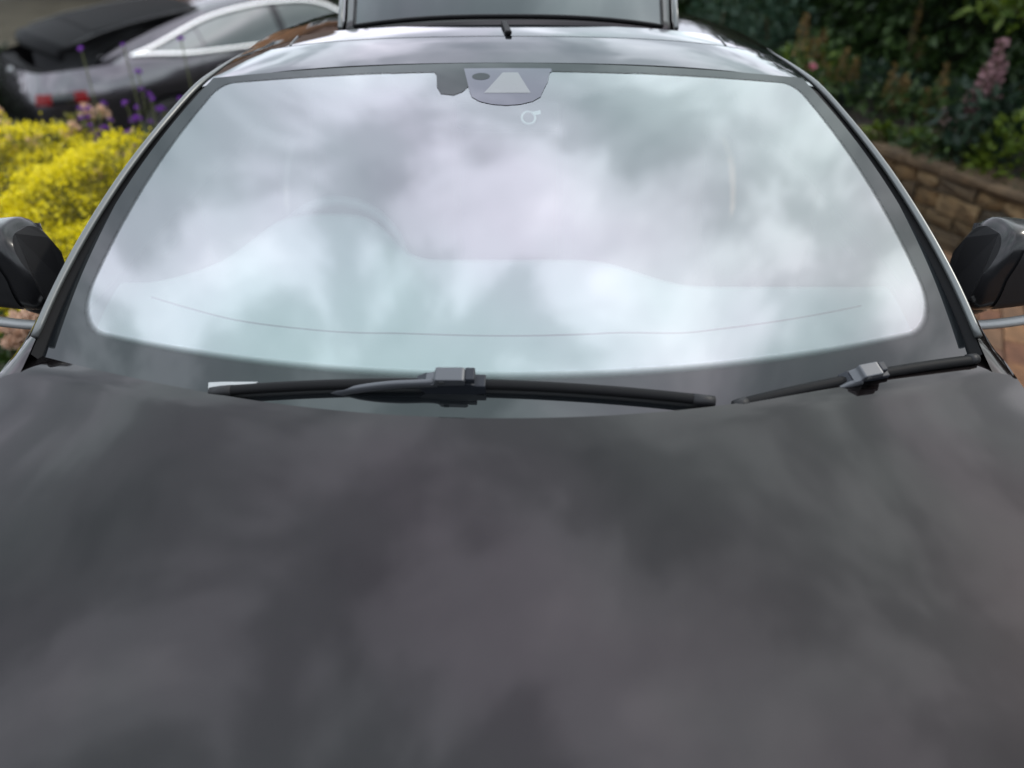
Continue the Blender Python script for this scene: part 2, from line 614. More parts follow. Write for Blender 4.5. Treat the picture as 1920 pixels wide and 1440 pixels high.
def make_wheel(root, x, y, sg):
    w = empty("wheel", (x, y, .335))
    w.parent = root
    prof = [(.225, -.11), (.30, -.125), (.332, -.11), (.335, -.06), (.335, .06), (.332, .11), (.30, .125), (.225, .11)]
    n = 40
    v, f = [], []
    for i in range(n):
        a = 2 * math.pi * i / n
        for r, xx in prof:
            v.append((xx, r * math.cos(a), r * math.sin(a)))
    m = len(prof)
    for i in range(n):
        for k in range(m - 1):
            i2 = (i + 1) % n
            f.append((i * m + k, i2 * m + k, i2 * m + k + 1, i * m + k + 1))
    mesh("tyre", v, f, M["tyre"], w)
    v, f = [], []

    def addring(r0, r1, x0, x1):
        b = len(v)
        for i in range(n):
            a = 2 * math.pi * i / n
            v.append((x0, r0 * math.cos(a), r0 * math.sin(a)))
            v.append((x1, r1 * math.cos(a), r1 * math.sin(a)))
        for i in range(n):
            j = (i + 1) % n
            f.append((b + 2 * i, b + 2 * j, b + 2 * j + 1, b + 2 * i + 1))
    ox = sg * .105
    addring(.232, .205, ox, ox - sg * .01)
    addring(.205, .20, ox - sg * .01, ox - sg * .1)
    addring(.20, .0001, ox - sg * .1, ox - sg * .1)
    for k in range(5):
        for da in (-.13, .13):
            a = 2 * math.pi * k / 5 + da
            b = len(v)
            d, tt = Vector((0, math.cos(a), math.sin(a))), Vector((0, -math.sin(a), math.cos(a)))
            for r, hw, xx in ((.04, .016, ox - sg * .02), (.205, .012, ox - sg * .006)):
                for q in (-1, 1):
                    p = d * r + tt * hw * q
                    v.append((xx, p.y, p.z))
                    v.append((xx - sg * .03, p.y, p.z))
            f += [(b, b + 2, b + 6, b + 4), (b, b + 4, b + 5, b + 1), (b + 2, b + 3, b + 7, b + 6)]
    addring(.05, .0001, ox - sg * .012, ox - sg * .008)
    mesh("rim", v, f, M["alloy"], w, smooth=False)
    return w


def make_car(root, paint, trim, hatch_deg, near):
    # --- shell below the waist, bonnet
    nn = 150
    ye, zh, hl, we = SHAPE["ye"], SHAPE["zh"], SHAPE["len"], SHAPE["win_end"]
    ws0 = 1.95 if near else 1.76
    ss = [-NS + 2 * NS * i / (2 * nn) for i in range(2 * nn + 1)]
    ts = [0, .03, .07, .13, .2, .28, .38, .5, .62, .75, .88, 1]
    grid("body", lambda s, t: body_pt(s, t), ss, ts, paint, root)
    grid("bonnet", hood_pt, lin(-1, 1, 61), lin(0, 6.985, 60), paint, root)
    # --- greenhouse sides
    for sg in (-1, 1):
        ys = lin(1.5, 4.4, 60)
        grid("cabin_side", lambda y, t: side_pt(y, t, sg), ys, lin(0, 1, 9), paint, root, flip=sg > 0)
        # window outline: pointed at both ends
        yw = lin(ws0, we, 44)

        def top_t(y):
            e = min((y - ws0) / .35, (we - y) / .95, 1)
            return .47 + .45 * math.sin(max(e, 0) * math.pi / 2)

        def bot_t(y):
            e = min((y - ws0) / .10, (we - y) / .55, 1)
            return .47 - .40 * math.sin(max(e, 0) * math.pi / 2)
        for a, b, nm in ((ws0, 2.62, "front_window"), (2.70, 3.46, "rear_window"), (3.48, we, "quarter_window")):
            grid(nm, lambda y, k: side_pt(y, bot_t(y) + (top_t(y) - bot_t(y)) * k, sg, .006), lin(a, b, 20), lin(0, 1, 7), M["sideglass"], root, flip=sg > 0)
        grid("door_pillar", lambda y, k: side_pt(y, bot_t(y) + (top_t(y) - bot_t(y)) * k, sg, .008), [2.622, 2.66, 2.698], lin(0, 1, 7), M["gloss_black"], root, flip=sg > 0)
        loop = [side_pt(y, top_t(y), sg, .008) for y in yw] + [side_pt(y, bot_t(y), sg, .008) for y in yw[::-1]]
        tube("window_trim", loop + loop[:1], .008 if near else .022, trim, root, sides=8)
        # roof pillar rail beside the windscreen and over the doors
        rl = [(sg * rail(y)[0], y, rail(y)[1] + .005 - .008 * sstep(2.15, 2.5, y)) for y in lin(1.57, ye, 40)]
        tube("pillar_trim", rl, [.0072 * min(1, (39 - k) / 14 + .15) if near else .0085 for k in range(40)], trim if near else paint, root, sides=10)
        # black gutter between the glass and the trim
        vv = lin(0, 1, 24)

        def gut(k, v):
            a = glass_pt(sg, v)
            y = a[1]
            rx, rz = rail(min(max(y, 1.5), 2.9))
            p = (sg * rx, y, rz - .004)
            return (a[0] + (p[0] - a[0]) * k, a[1], a[2] - .006 + (p[2] - a[2] + .006) * k)
        grid("pillar_seal", gut, [0, .5, 1], vv, M["rubber"], root, flip=sg > 0)
        grid("side_lining", lambda y, t: side_pt(y, t, sg, -.03), lin(1.75, 4.3, 30), lin(0, .97, 5), M["cabin"], root, flip=sg > 0)
        # doors: seams, handle
        for yd in (1.62, 2.66, 3.52):
            s0 = sg * s_at_y(yd)
            t1 = .97 if yd < 3 else .52
            tube("door_seam", [Vector(body_pt(s0 + .0, t, .001)) for t in lin(.02, t1, 16)], .0035, M["seam"], root, sides=6)
        for yd in (2.40, 3.30):
            pts = [body_pt(sg * s_at_y(y), .155, .012) for y in lin(yd - .10, yd + .10, 8)]
            tube("door_handle", pts, [.006, .014, .016, .016, .016, .016, .014, .006], M["chrome"], root, sides=8, flat=1.2)
        # lamps
        tl = grid("tail_lamp", lambda s, t: body_pt(sg * s, t, .006), lin(12.95, 14.0, 24), lin(.20, .31, 6), M["lamp_red"], root, flip=sg > 0)
        grid("lamp_strip", lambda s, t: body_pt(sg * s, t, .012), lin(13.2, 13.6, 10), lin(.20, .31, 4), M["gloss_black"], tl, flip=sg > 0)
        grid("head_lamp", lambda s, t: body_pt(sg * s, t, .005), lin(2.0, 4.1, 60), lin(.10, .24, 10), M["lamp_clear"], root, flip=sg < 0)
        # mirror
        mirror(root, sg, paint, trim)
        for ya in AX:
            make_wheel(root, sg * .84, ya, sg)
            grid("arch_liner", lambda a, x: (sg * x, ya + .379 * math.cos(a), .335 + .379 * math.sin(a)), lin(-.2, math.pi + .2, 24), [.52, .6, .8, .955], M["plastic"], root)
    # --- bumpers
    grid("front_grille", lambda s, t: body_pt(s, t, .006), lin(-1.6, 1.6, 24), lin(.55, .85, 6), M["gloss_black"], root)
    grid("rear_bumper_skirt", lambda s, t: body_pt(s if s < NS else s - 2 * NS, t, .006), lin(NS - 3.1, NS + 3.1, 40), lin(.62, .99, 5), M["plastic"], root)
    grid("boot_sill", lambda u, k: (.60 * u, 4.78 + .13 * k - .06 * u * u, .945 + .012 * k), lin(-1, 1, 12), [0, .5, 1], M["boot_dark"], root)
    # --- windscreen
    if near:
        ring_o = rr_outline(.945, .112, .964, (.075, .04), (.125, .05), 9)
        # the notch for the sensors breaks the border's inner edge on the left of the middle
        k0 = 0
        top_pts = [(-.10, .962), (-.108, .935), (-.122, .90), (-.14, .878), (-.165, .866), (-.205, .872), (-.222, .90), (-.232, .95), (-.242, .962)]
        outline = ring_o[:27] + top_pts + ring_o[27:]

        # dense outline
        den = []
        for i in range(len(outline)):
            a, b = outline[i], outline[(i + 1) % len(outline)]
            m = max(1, int(math.hypot((b[0] - a[0]) * .75, (b[1] - a[1]) * .95) / .02))
            for k in range(m):
                den.append((a[0] + (b[0] - a[0]) * k / m, a[1] + (b[1] - a[1]) * k / m))

        def to_edge(p):
            u, v = p
            fu, fv = u / 1.0, (v - .52) / .5
            # snap to the nearest side of the full pane
            dl = {"l": (u + 1), "r": (1 - u), "b": v * 1.3, "t": (1 - v) * 1.3}
            m = max(abs(u) / .925, abs(v - .54) / .422 if v > .54 else (.54 - v) / .422)
            uu, vv = u / m / .925, .54 + (v - .54) / m / .422 * .46 if v > .54 else .54 + (v - .54) / m / .422 * .54
            return (max(-1, min(1, uu)), max(0, min(1, vv)))
        v_, f_ = [], []
        fades = []
        for (u, v) in den:
            e = to_edge((u, v))
            if -.25 < u < -.095 and v > .8:
                e = (u, 1.0)
            wd0 = (.004 if (abs(u) < .4 and v > .5) else .009 + .009 * (1 - sstep(.12, .5, v))) / max(.02, math.hypot((e[0] - u) * .8, (e[1] - v) * .95))
            steps = [0, min(wd0, .3), .4, .6, .8, 1.0]
            lev = len(steps)
            for k, q in enumerate(steps):
                fades.append(0.0 if k == 0 else 1.0)
                v_.append(glass_pt(u + (e[0] - u) * q, v + (e[1] - v) * q, .0009))
        n = len(den)
        for i in range(n):
            for k in range(lev - 1):
                j = (i + 1) % n
                f_.append((i * lev + k, i * lev + k + 1, j * lev + k + 1, j * lev + k))
        ws = grid("windscreen", glass_pt, lin(-1, 1, 61), lin(0, 1, 41), M["glass"], root)
        gb = mesh("glass_border", v_, f_, M["fritfade"], ws)
        fa = gb.data.attributes.new("fade", "FLOAT", "POINT")
        fa.data.foreach_set("value", fades)
        # sensor window behind the top edge of the glass
        def on_glass(name, ol, lift, mat):
            c = (sum(p[0] for p in ol) / len(ol), sum(p[1] for p in ol) / len(ol))
            dn = []
            for i in range(len(ol)):
                a, b = ol[i], ol[(i + 1) % len(ol)]
                m = max(1, int(math.hypot((b[0] - a[0]) * .75, b[1] - a[1]) / .012))
                dn += [(a[0] + (b[0] - a[0]) * k / m, a[1] + (b[1] - a[1]) * k / m) for k in range(m)]
            nl, v, f = 7, [], []
            for a, b in dn:
                for k in range(nl):
                    q = .02 + .98 * k / (nl - 1)
                    v.append(glass_pt(c[0] + (a - c[0]) * q, c[1] + (b - c[1]) * q, lift))
            n_ = len(dn)
            for i in range(n_):
                j = (i + 1) % n_
                f += [(i * nl + k, i * nl + k + 1, j * nl + k + 1, j * nl + k) for k in range(nl - 1)]
            f.append(tuple(i * nl for i in range(n_)))
            return mesh(name, v, f, mat, ws)
        sh = [(-.145, .977)] + [(.145, .977), (.145, .962), (.138, .958), (.128, .92)]
        for i in range(9):
            a = R(0 - 180 * i / 8)
            sh.append((-.004 + .113 * math.cos(a) * 1.0, .880 + .052 * math.sin(a) - (0 if 0 < i < 8 else 0)))
        sh += [(-.128, .92)]
        on_glass("sensor_housing", sh, .0012, M["patch"])
        on_glass("camera_window", [(-.016, .958), (.034, .958), (.072, .875), (-.072, .875)], .0016, M["clearpatch"])
        on_glass("rain_sensor", [(-.086 + .029 * math.cos(R(a)), .942 + .0145 * math.sin(R(a))) for a in range(0, 360, 20)], .0016, M["frit"])
        # white wedge on the glass by the wiper tip
        # --- inside: dashboard with instrument hood, steering wheel, mirror, seats
        def dash_z(x, y):
            z = .945 + .03 * sstep(1.45, 1.75, y)
            return z

        def dash(x, k):
            y_f = 1.40 + .20 * (x / .85) ** 2
            hump = math.exp(-((x + .435) / .175) ** 4)
            edge = 1.985 - .10 * sstep(.15, .45, x) - .12 * sstep(-.60, -.80, x) + .13 * hump + .0 * x
            y = y_f + (edge - y_f) * min(k, 1.0)
            z = .93 + .055 * sstep(0, 1, k) + .062 * hump * sstep(.45, .95, k) - .02 * sstep(.2, .4, x)
            if k > 1:
                z -= (k - 1) * 1.6
                y -= (k - 1) * .1
            return (x, y, z)
        d = grid("dashboard", dash, lin(-.845, .845, 81), lin(0, 1, 24) + [1.01, 1.06, 1.2], M["dash"], root)
        def seam(x):
            y = 1.68 + .125 * (x / .754) ** 2
            k = min(range(200), key=lambda i: abs(dash(x, i / 199)[1] - y)) / 199
            return (x, y, dash(x, k)[2] + .001)
        tube("dashboard_seam", [seam(x) for x in lin(-.76, .76, 50)], .0018, M["seam"], d, sides=6)
        sw = []
        c = Vector((-.475, 2.34, .797))
        ax, ay = Vector((1, 0, 0)), Vector((0, .34, .94)).normalized()
        for i in range(41):
            a = 2 * math.pi * i / 40
            sw.append(c + ax * .185 * math.cos(a) + ay * .185 * math.sin(a))
        st = tube("steering_wheel", sw, .016, M["wheelrim"], root, sides=10, up=(0, .94, -.34))
        for a in (0, 180, 270):
            tube("spoke", [c, c + (ax * math.cos(R(a)) + ay * math.sin(R(a))) * .18], .018, M["wheelrim"], st, sides=8, flat=.5)
        rm = box("rear_view_mirror", (.0, 2.14, 1.27), (.24, .035, .065), M["plastic"], root, Matrix.Rotation(R(-15), 3, "X"), .014)
        box("mirror_stem", (.0, 2.13, 1.315), (.03, .02, .03), M["plastic"], rm)
        # pale loop fixed inside the glass by the mirror
        g = Vector(glass_pt(.062, .80, -.012))
        q = Vector(glass_pt(.062, .83, -.012)) - g
        q.normalize()
        lp = [g + Vector((1, 0, 0)) * .0145 * math.cos(R(a)) + q * .021 * math.sin(R(a)) for a in range(60, 421, 15)]
        lo = tube("hanging_loop", lp, .0026, M["loop"], root, sides=8)
        lp = [g + Vector((.008, 0, 0)) + q * .021, g + Vector((.027, 0, 0)) + q * .027, g + Vector((.027, 0, 0)) + q * .013, g + Vector((.013, 0, 0)) + q * .010]
        mesh("loop_tab", lp, [(0, 1, 2, 3)], M["loop"], lo)
        for x in (-.42, .42):
            seat = box("seat", (x, 2.95, .75), (.50, .18, .75), M["cabin"], root, Matrix.Rotation(R(-18), 3, "X"), .06)
            box("headrest", (x, 3.10, 1.12), (.26, .10, .17), M["cabin"], seat, Matrix.Rotation(R(-12), 3, "X"), .04)
    else:
        grid("windscreen", glass_pt, lin(-1, 1, 41), lin(0, 1, 21), M["darkglass"], root)
    # cabin floor and walls so that nothing shows through the shell
    grid("cabin_floor", lambda x, y: (x, y, .30 + .10 * sstep(3.2, 3.6, y) + .25 * sstep(3.5, 4.2, y)), lin(-.84, .84, 5), lin(1.2, 4.75, 14), M["cabin"], root)
    grid("scuttle", lambda u, k: (.905 * u, 1.300 + .235 * u * u + .11 * k, .957 + .002 * k + .004 * u * u), lin(-1, 1, 31), [0, .5, 1], M["plastic"], root)
    # --- roof
    us = lin(-1, 1, 51)
    grid("roof_front_panel", roof_pt, us, [2.207] + lin(2.215, 2.386, 8), M["frit"] if near else paint, root)
    grid("roof_panel", roof_pt, us, lin(2.391, ye - .003, 16), M["roofglass"] if near else paint, root)
    grid("roof_joint", lambda u, y: roof_pt(u, y, -.006), us, [2.19, 2.21, 2.382, 2.396, ye, ye + .012], M["rubber"], root)
    for sg in (-1, 1):
        tube("roof_seam", [roof_pt(sg * (.80 + .015 * k), y, .001) for k, y in zip(lin(0, 1, 20), lin(2.395, ye, 20))], [.002] * 18 + [.001, .0005], M["trim"] if near else M["seam"], root, sides=6)
        # rear quarter between the side rail and the tailgate opening
        def quarter(k, s):
            hx, hy, hz = hatch_pt(sg, s)
            y = ye + hy
            rx, rz = rail(min(y, 4.4))
            a = Vector((sg * rx, y, rz + .002))
            b = Vector((hx + sg * .006, y, zh + hz))
            p = a + (b - a) * k
            return (p.x, p.y, p.z + .012 * math.sin(math.pi * k))
        grid("rear_quarter", quarter, lin(0, 1, 6), lin(0, 4.4 - ye, 24), paint, root, flip=sg < 0)
    grid("boot_lining", lambda u, s: (hatch_pt(u * .97, s)[0], ye + hatch_pt(u, s)[1], zh + hatch_pt(u, s)[2] - .035 - .28 * (1 - u ** 6) * sstep(.12, .6, s)),
         lin(-1, 1, 15), lin(0, hl, 16), M["cabin"], root)
    # --- tailgate, hinged at the back edge of the roof
    tg = empty("tailgate", (0, ye + .006, zh))
    tg.parent = root
    tg.rotation_euler = (R(hatch_deg), 0, 0)
    solid(grid("tailgate_panel", hatch_pt, lin(-1, 1, 31), lin(0, hl, 26), paint if near else M["boot_dark"], tg), .010 if near else .03)
    gp = lambda u, s: hatch_pt(u * (.90 - .06 * sstep(.5, 1.1, s)), s, .006)
    grid("rear_glass", gp, lin(-1, 1, 25), lin(.035, hl * .72, 20), M["hatchglass"] if near else M["boot_dark"], tg)
    tube("glass_seal", [gp(-1, s) for s in lin(hl * .72, .035, 14)] + [gp(u, .035) for u in lin(-.95, .95, 14)] + [gp(1, s) for s in lin(.035, hl * .72, 14)], .005, M["rubber"], tg, sides=6)
    solid(grid("tailgate_lip", lambda u, k: (hatch_pt(u, hl)[0], hatch_pt(u, hl)[1] + .03 * math.sin(k * 2) + .012, hatch_pt(u, hl)[2] - (.19 if near else .10) * k), lin(-1, 1, 21), lin(0, 1, 6), paint if near else M["boot_dark"], tg), .03)
    grid("tailgate_lining", lambda u, s: hatch_pt(u * .94, s, -.045), lin(-1, 1, 15), lin(.06, hl - .04, 12), M["cabin"], tg)
    for sg in (-1, 1):
        tube("side_strip", [hatch_pt(sg * .985, s, .010) for s in lin(.03, hl * .93, 16)], .0065, M["trim"] if near else M["gloss_black"], tg, sides=8)
    return root


def mirror(root, sg, paint, trim):
    mr = empty("door_mirror", (sg * .952, 1.79, 1.052))
    mr.parent = root
    # housing: a rounded shell, blunt and tall, its inner end cut steep
    def shell(a, b):
        # a around the section, b along x from the inner to the outer end
        x = sg * (-.006 + .245 * b)
        hh = (.092 - .028 * b**2) * (1 - (max(b - .82, 0) / .18) ** 2.2 * .92)
        dd = (.075 - .02 * b) * (1 - (max(b - .82, 0) / .18) ** 2.2 * .9)
        if b < .10:
            q = .80 + .20 * math.sin(b / .10 * math.pi / 2)
            hh *= q
            dd *= q
        c, s_ = math.cos(a), math.sin(a)
        q = (abs(c) ** 3.0 + abs(s_) ** 3.0) ** (-1 / 3.0)
        y = -dd * c * q + .03 * b
        z = .012 + hh * s_ * q - .012 * b
        if s_ > 0:
            x += sg * .035 * s_ * (1 - b)
        return (x, y, z)
    aa = lin(0, 2 * math.pi, 73)[:-1]
    h = grid("mirror_housing", shell, aa, [0, .03, .07, .1, .18, .3, .45, .6, .72, .82, .88, .93, .97, 1.0], M["mirror_shell"], mr, close_u=True, flip=sg < 0)
    ends = [shell(a, 0) for a in aa]
    mesh("inner_cap", ends, [tuple(range(len(ends)))], M["plastic"], mr, smooth=False)
    # black lower front face of the housing
    def face(p, b):
        a = R(-50 + 86 * p)
        q = Vector(shell(a, .20 + .72 * b))
        return (q.x, q.y - .004, q.z)
    grid("front_face", face, lin(0, 1, 12), lin(0, 1, 14), M["plastic"], mr, flip=sg < 0)
    # bright strip along the bottom and the foot on the door
    tube("lower_strip", [(sg * (-.055 + .31 * k), -.058 + .03 * k - .02 * math.sin(math.pi * k), -.102 + .036 * k ** 1.3) for k in lin(0, 1, 14)],
         [.007] + [.0120] * 12 + [.006], M["strip"], mr, sides=8, flat=.8)
    solid(grid("mirror_foot", lambda k, w: (sg * (-.05 + .10 * k), -.03 + .09 * w + .01 * k, -.085 + .03 * k - .012 * w), lin(0, 1, 8), lin(0, 1, 4), M["gloss_black"], mr, flip=sg < 0), .03)
    grid("mirror_glass", lambda k, w: (sg * (.02 + .20 * k), .064 + .018 * k, -.05 + .125 * w), lin(0, 1, 4), lin(0, 1, 4), M["mirror"], mr)
    box("foot_clip", (sg * -.022, -.062, -.078), (.030, .026, .022), M["chrome"], mr, Matrix.Rotation(R(sg * 35), 3, "Y"), .008)


near_car = empty("parked_car", (-.010, -.30, 0), 0,
                 "dark grey hatchback seen over its bonnet, clouds mirrored in the windscreen", "car")
SHAPE.update(NEAR_SHAPE)
make_car(near_car, M["paint"], M["trim"], 18, True)


# ------------------------------------------------------------------ wipers (parts of the near car)
def glass_at(x, y, lift=0.0):
    """point on the windscreen above car-space (x, y)"""
    v = 0.05
    u = 0
    for _ in range(30):
        hw = .862 + (.672 - .862) * v + .034 * 4 * v * (1 - v)
        u = max(-1, min(1, x / hw))
        y0, y1 = 1.338 + .208 * u * u, 2.20 - .012 * u * u
        v = (y - y0) / (y1 - y0)
    return Vector(glass_pt(u, v, lift))


def wiper(p0, p1, c_frac, arm_pts, near_block, tall=1.0):
    wp = empty("wiper", (0, 0, 0))
    wp.parent = near_car
    n = 24
    line = []
    for k in lin(0, 1, n):
        x, y = p0[0] + (p1[0] - p0[0]) * k, p0[1] + (p1[1] - p0[1]) * k
        line.append(glass_at(x, y, .014))
    rr = [.0085] + [.0104] * (n - 2) + [.0102]
    tube("wiper_blade", line, rr, M["rubber"], wp, sides=10, flat=.85)
    tube("rubber_lip", [p + Vector((0, .0, -.010)) for p in line], .0035, M["seam"], wp, sides=6, flat=2.0)
    for i in (0, -1):
        a, b = (line[0], line[2]) if i == 0 else (line[-3], line[-1])
        tube("end_cap", [a + (b - a) * q for q in ((-.08, .2, .45) if i == 0 else (.55, .8, 1.05))], [.0094, .0112, .0112] if i == 0 else [.0112, .0112, .0110], M["plastic"], wp, sides=10, flat=.85)
    c = p0[0] + (p1[0] - p0[0]) * c_frac, p0[1] + (p1[1] - p0[1]) * c_frac
    C = glass_at(c[0], c[1], .016)
    d = (line[-1] - line[0]).normalized()
    up = Vector((0, -.42, .90))
    side = d.cross(up).normalized()
    up = side.cross(d).normalized()
    k = near_block
    ol = [(-.062 * k, .004), (-.045 * k, .016), (.030 * k, .017), (.036 * k, .013), (.055 * k, .012), (.055 * k, -.012), (.040 * k, -.014), (.034 * k, -.026), (-.022 * k, -.028), (-.034 * k, -.034), (-.062 * k, -.032), (-.036 * k, -.024), (-.046 * k, -.016)]
    ol = [(a, b * tall) for a, b in ol]
    prism("connector", ol, .024, M["navy"], wp, (C - side * .012 - up * .002, d, up, side), .002)
    cl = prism("arm_clip", [(a_, b_ * tall) for a_, b_ in ((-.045 * k, .010), (-.030 * k, .017), (-.026 * k, .030), (.018 * k, .031), (.022 * k, .028), (.022 * k, .014), (-.02 * k, .011))], .026, M["arm"], wp, (C - side * .010 + up * .004, d, up, side), .002)
    box("clip_hole", C + d * (-.016 * k) + up * .0265 * tall + side * .0165, (.009, .007, .002), M["seam"], cl, Matrix((d, up, side)).transposed())
    box("clip_button", C + d * (.030 * k) + up * .024 * tall, (.016 * k, .015, .024 * tall), M["navy"], cl, Matrix((d, up, side)).transposed(), .002)
    pts = [C + d * a * k + up * b + side * e for a, b, e in arm_pts]
    tube("wiper_arm", [Vector(p) for p in catmull([tuple(p) for p in pts], 24)], [.0085] * 12 + [.0095] * 12, M["arm"], wp, sides=10, flat=.62, up=tuple(side))
    return wp


W1 = wiper((-.500, 1.422), (.345, 1.391), .487, [(-.31, -.056, -.004), (-.235, -.040, .006), (-.155, -.004, .012), (-.10, .010, .012), (-.05, .013, .010), (-.026, .016, .010)], 1.0)
W2 = wiper((.385, 1.388), (.868, 1.542), .50, [(-.15, -.03, .002), (-.095, -.016, .012), (-.055, -.002, .012), (-.022, .008, .012)], .80, .75)

wedge_pts = [(-.512, 1.424), (-.440, 1.427), (-.425, 1.434), (-.490, 1.441), (-.515, 1.443)]
solid(mesh("white_wedge", [glass_at(x, y, .006) for x, y in wedge_pts], [(0, 1, 2, 3, 4)], M["white"], near_car, smooth=False), .002, 1)  # small flat white wedge on the glass at the wiper tip
# short black aerial lying on the roof ahead of the tailgate gap
prism("roof_aerial", [(-.006, 0), (.010, 0), (-.004, .10), (-.018, .10)], .010, M["rubber"], near_car,
      (Vector((.0, 2.395, 1.399)), Vector((1, 0, 0)), Vector((0, 1, .085)).normalized(), Vector((0, -.085, 1)).normalized()), .003)

# ------------------------------------------------------------------ second car
far_car = empty("parked_car", (0, 0, 0), 0, "grey hatchback with bright window trim and raised tailgate beyond the flowers", "car")
SHAPE.update(FAR_SHAPE)
make_car(far_car, M["paint_far"], M["chrome"], 8, False)


def ground_h(x, y):
    a = 4.7 - 1.5 * (1 - sstep(-3.0, -1.2, x))
    return -.70 * sstep(a, a + 2.6, y)


# tail corner sits at about (-3.4, 6.1); nose points right and away
HEAD = R(42)
far_car.rotation_euler = (0, 0, HEAD + math.pi / 2)
cen = Vector((-3.85 + 4.75 * math.cos(HEAD) - .80 * math.sin(HEAD), 7.0 + 4.75 * math.sin(HEAD) + .80 * math.cos(HEAD), -.70))
far_car.location = cen


# ================================================================== GROUND
M["asphalt"] = plain("dark_asphalt", (0.030, 0.029, 0.027), 0.95, spec=0.05, vary=0.35, vscale=3, bumps=0.4, bscale=140)
M["pale_drive"] = plain("pale_concrete", (0.040, 0.036, 0.027), 0.95, spec=0.03, vary=0.25, vscale=1.2, bumps=0.3, bscale=60)
M["soil"] = plain("dark_soil", (0.030, 0.022, 0.016), 0.95, vary=0.5, vscale=14, bumps=0.8, bscale=40)
M["bed"] = plain("sandy_joint", (0.045, 0.034, 0.025), 0.95, vary=0.4, vscale=20, bumps=0.5, bscale=90)
M["mortar"] = plain("dark_mortar", (0.055, 0.042, 0.026), 0.95, vary=0.4, vscale=12, bumps=0.6, bscale=50)


def axis(lo, hi, dense_lo, dense_hi, n, m):
    return sorted(set([round(v, 3) for v in lin(dense_lo, dense_hi, n) + [dense_lo - (dense_lo - lo) * (k / m) ** 2 for k in range(1, m + 1)] + [dense_hi + (hi - dense_hi) * (k / m) ** 2 for k in range(1, m + 1)]]))


g = grid("ground", lambda x, y: (x, y, ground_h(x, y)), axis(-120, 120, -8, 6, 57, 10), axis(-90, 160, -3, 14, 60, 10), M["asphalt"], None)
tag(g, kind="structure")
pd = grid("concrete_drive", lambda x, y: (x, y, ground_h(x, y) + .006), lin(-16, -3.2, 12), lin(11.6, 19.0, 10), M["pale_drive"], None)
tag(pd, kind="structure")

WALL = catmull([(.9, 7.1), (1.30, 6.1), (1.78, 5.15), (2.10, 4.45), (2.33, 3.98), (2.55, 3.52), (2.88, 2.80), (3.25, 1.9)], 200)
wd = np.r_[0, np.cumsum(np.linalg.norm(np.diff(WALL, axis=0), axis=1))]


def wall_at(s):
    x = np.interp(s, wd, WALL[:, 0])
    y = np.interp(s, wd, WALL[:, 1])
    e = .02
    tx = np.interp(s + e, wd, WALL[:, 0]) - np.interp(s - e, wd, WALL[:, 0])
    ty = np.interp(s + e, wd, WALL[:, 1]) - np.interp(s - e, wd, WALL[:, 1])
    n = math.hypot(tx, ty)
    return Vector((x, y, 0)), Vector((tx / n, ty / n, 0))


def rnd(a, b):
    return random.uniform(a, b)


# raised planting bed on the right, behind the low wall
def bed_pt(k, s):
    p, t = wall_at(s)
    nrm = Vector((-t.y, t.x, 0))       # points up the bed, away from the drive
    q = p + nrm * (.06 + 5.0 * k)
    return (q.x, q.y, .385 + .10 * sstep(0, .3, k) + .02 * math.sin(9 * q.x + 7 * q.y))


tag(grid("planting_bed", bed_pt, lin(0, 1, 20), lin(0, wd[-1], 40), M["soil"], None, flip=True), kind="structure")

# low wall of rough stones
M["stones"] = []
for i, c in enumerate(((.105, .064, .026), (.060, .040, .020), (.15, .10, .048), (.040, .030, .018), (.08, .052, .023))):
    M["stones"].append(plain("sandstone", c, 0.9, vary=0.45, vscale=16, bumps=0.9, bscale=45))
M["cap"] = plain("brown_coping", (.075, .048, .024), 0.9, vary=0.4, vscale=12, bumps=0.7, bscale=50)
wall = empty("stone_wall", (2.3, 4.0, 0), 0, "low curved brown stone wall edging the planting beside the brick drive", "wall")


def wlocal(o):
    o.parent = wall
    o.matrix_parent_inverse = Matrix.Translation((-2.3, -4.0, 0))
    return o


def core(k, s):
    p, t = wall_at(s)
    nrm = Vector((-t.y, t.x, 0))
    q = [p + nrm * .018, p + nrm * .018, p + nrm * .17, p + nrm * .17][k]
    return (q.x, q.y, [-.05, .375, .375, -.05][k])


wlocal(grid("mortar", core, [0, 1, 2, 3], lin(0, wd[-1], 60), M["mortar"], None))


def rough_block(name, s0, s1, z0, z1, depth, proud, mat, jit=.010):
    v, f = [], []
    ns, nz = 3, 3
    for side in (0, 1):
        for j in range(nz):
            for i in range(ns):
                s = s0 + (s1 - s0) * i / (ns - 1)
                p, t = wall_at(s)
                nrm = Vector((-t.y, t.x, 0))
                edge = (i in (0, ns - 1)) + (j in (0, nz - 1))
                off = (-proud + .006 * edge + rnd(-jit, jit)) if side == 0 else depth
                z = z0 + (z1 - z0) * j / (nz - 1)
                q = p + nrm * off + t * rnd(-jit, jit)
                v.append((q.x, q.y, z + rnd(-jit, jit) * .7))
    for side in (0, 1):
        b = side * 9
        for j in range(2):
            for i in range(2):
                q = (b + j * 3 + i, b + j * 3 + i + 1, b + j * 3 + i + 4, b + j * 3 + i + 3)
                f.append(q if side else q[::-1])
    per = [0, 1, 2, 5, 8, 7, 6, 3]
    for k in range(8):
        a, b = per[k], per[(k + 1) % 8]
        f.append((a, b, b + 9, a + 9))
    return wlocal(mesh(name, v, f, mat, None, smooth=False))


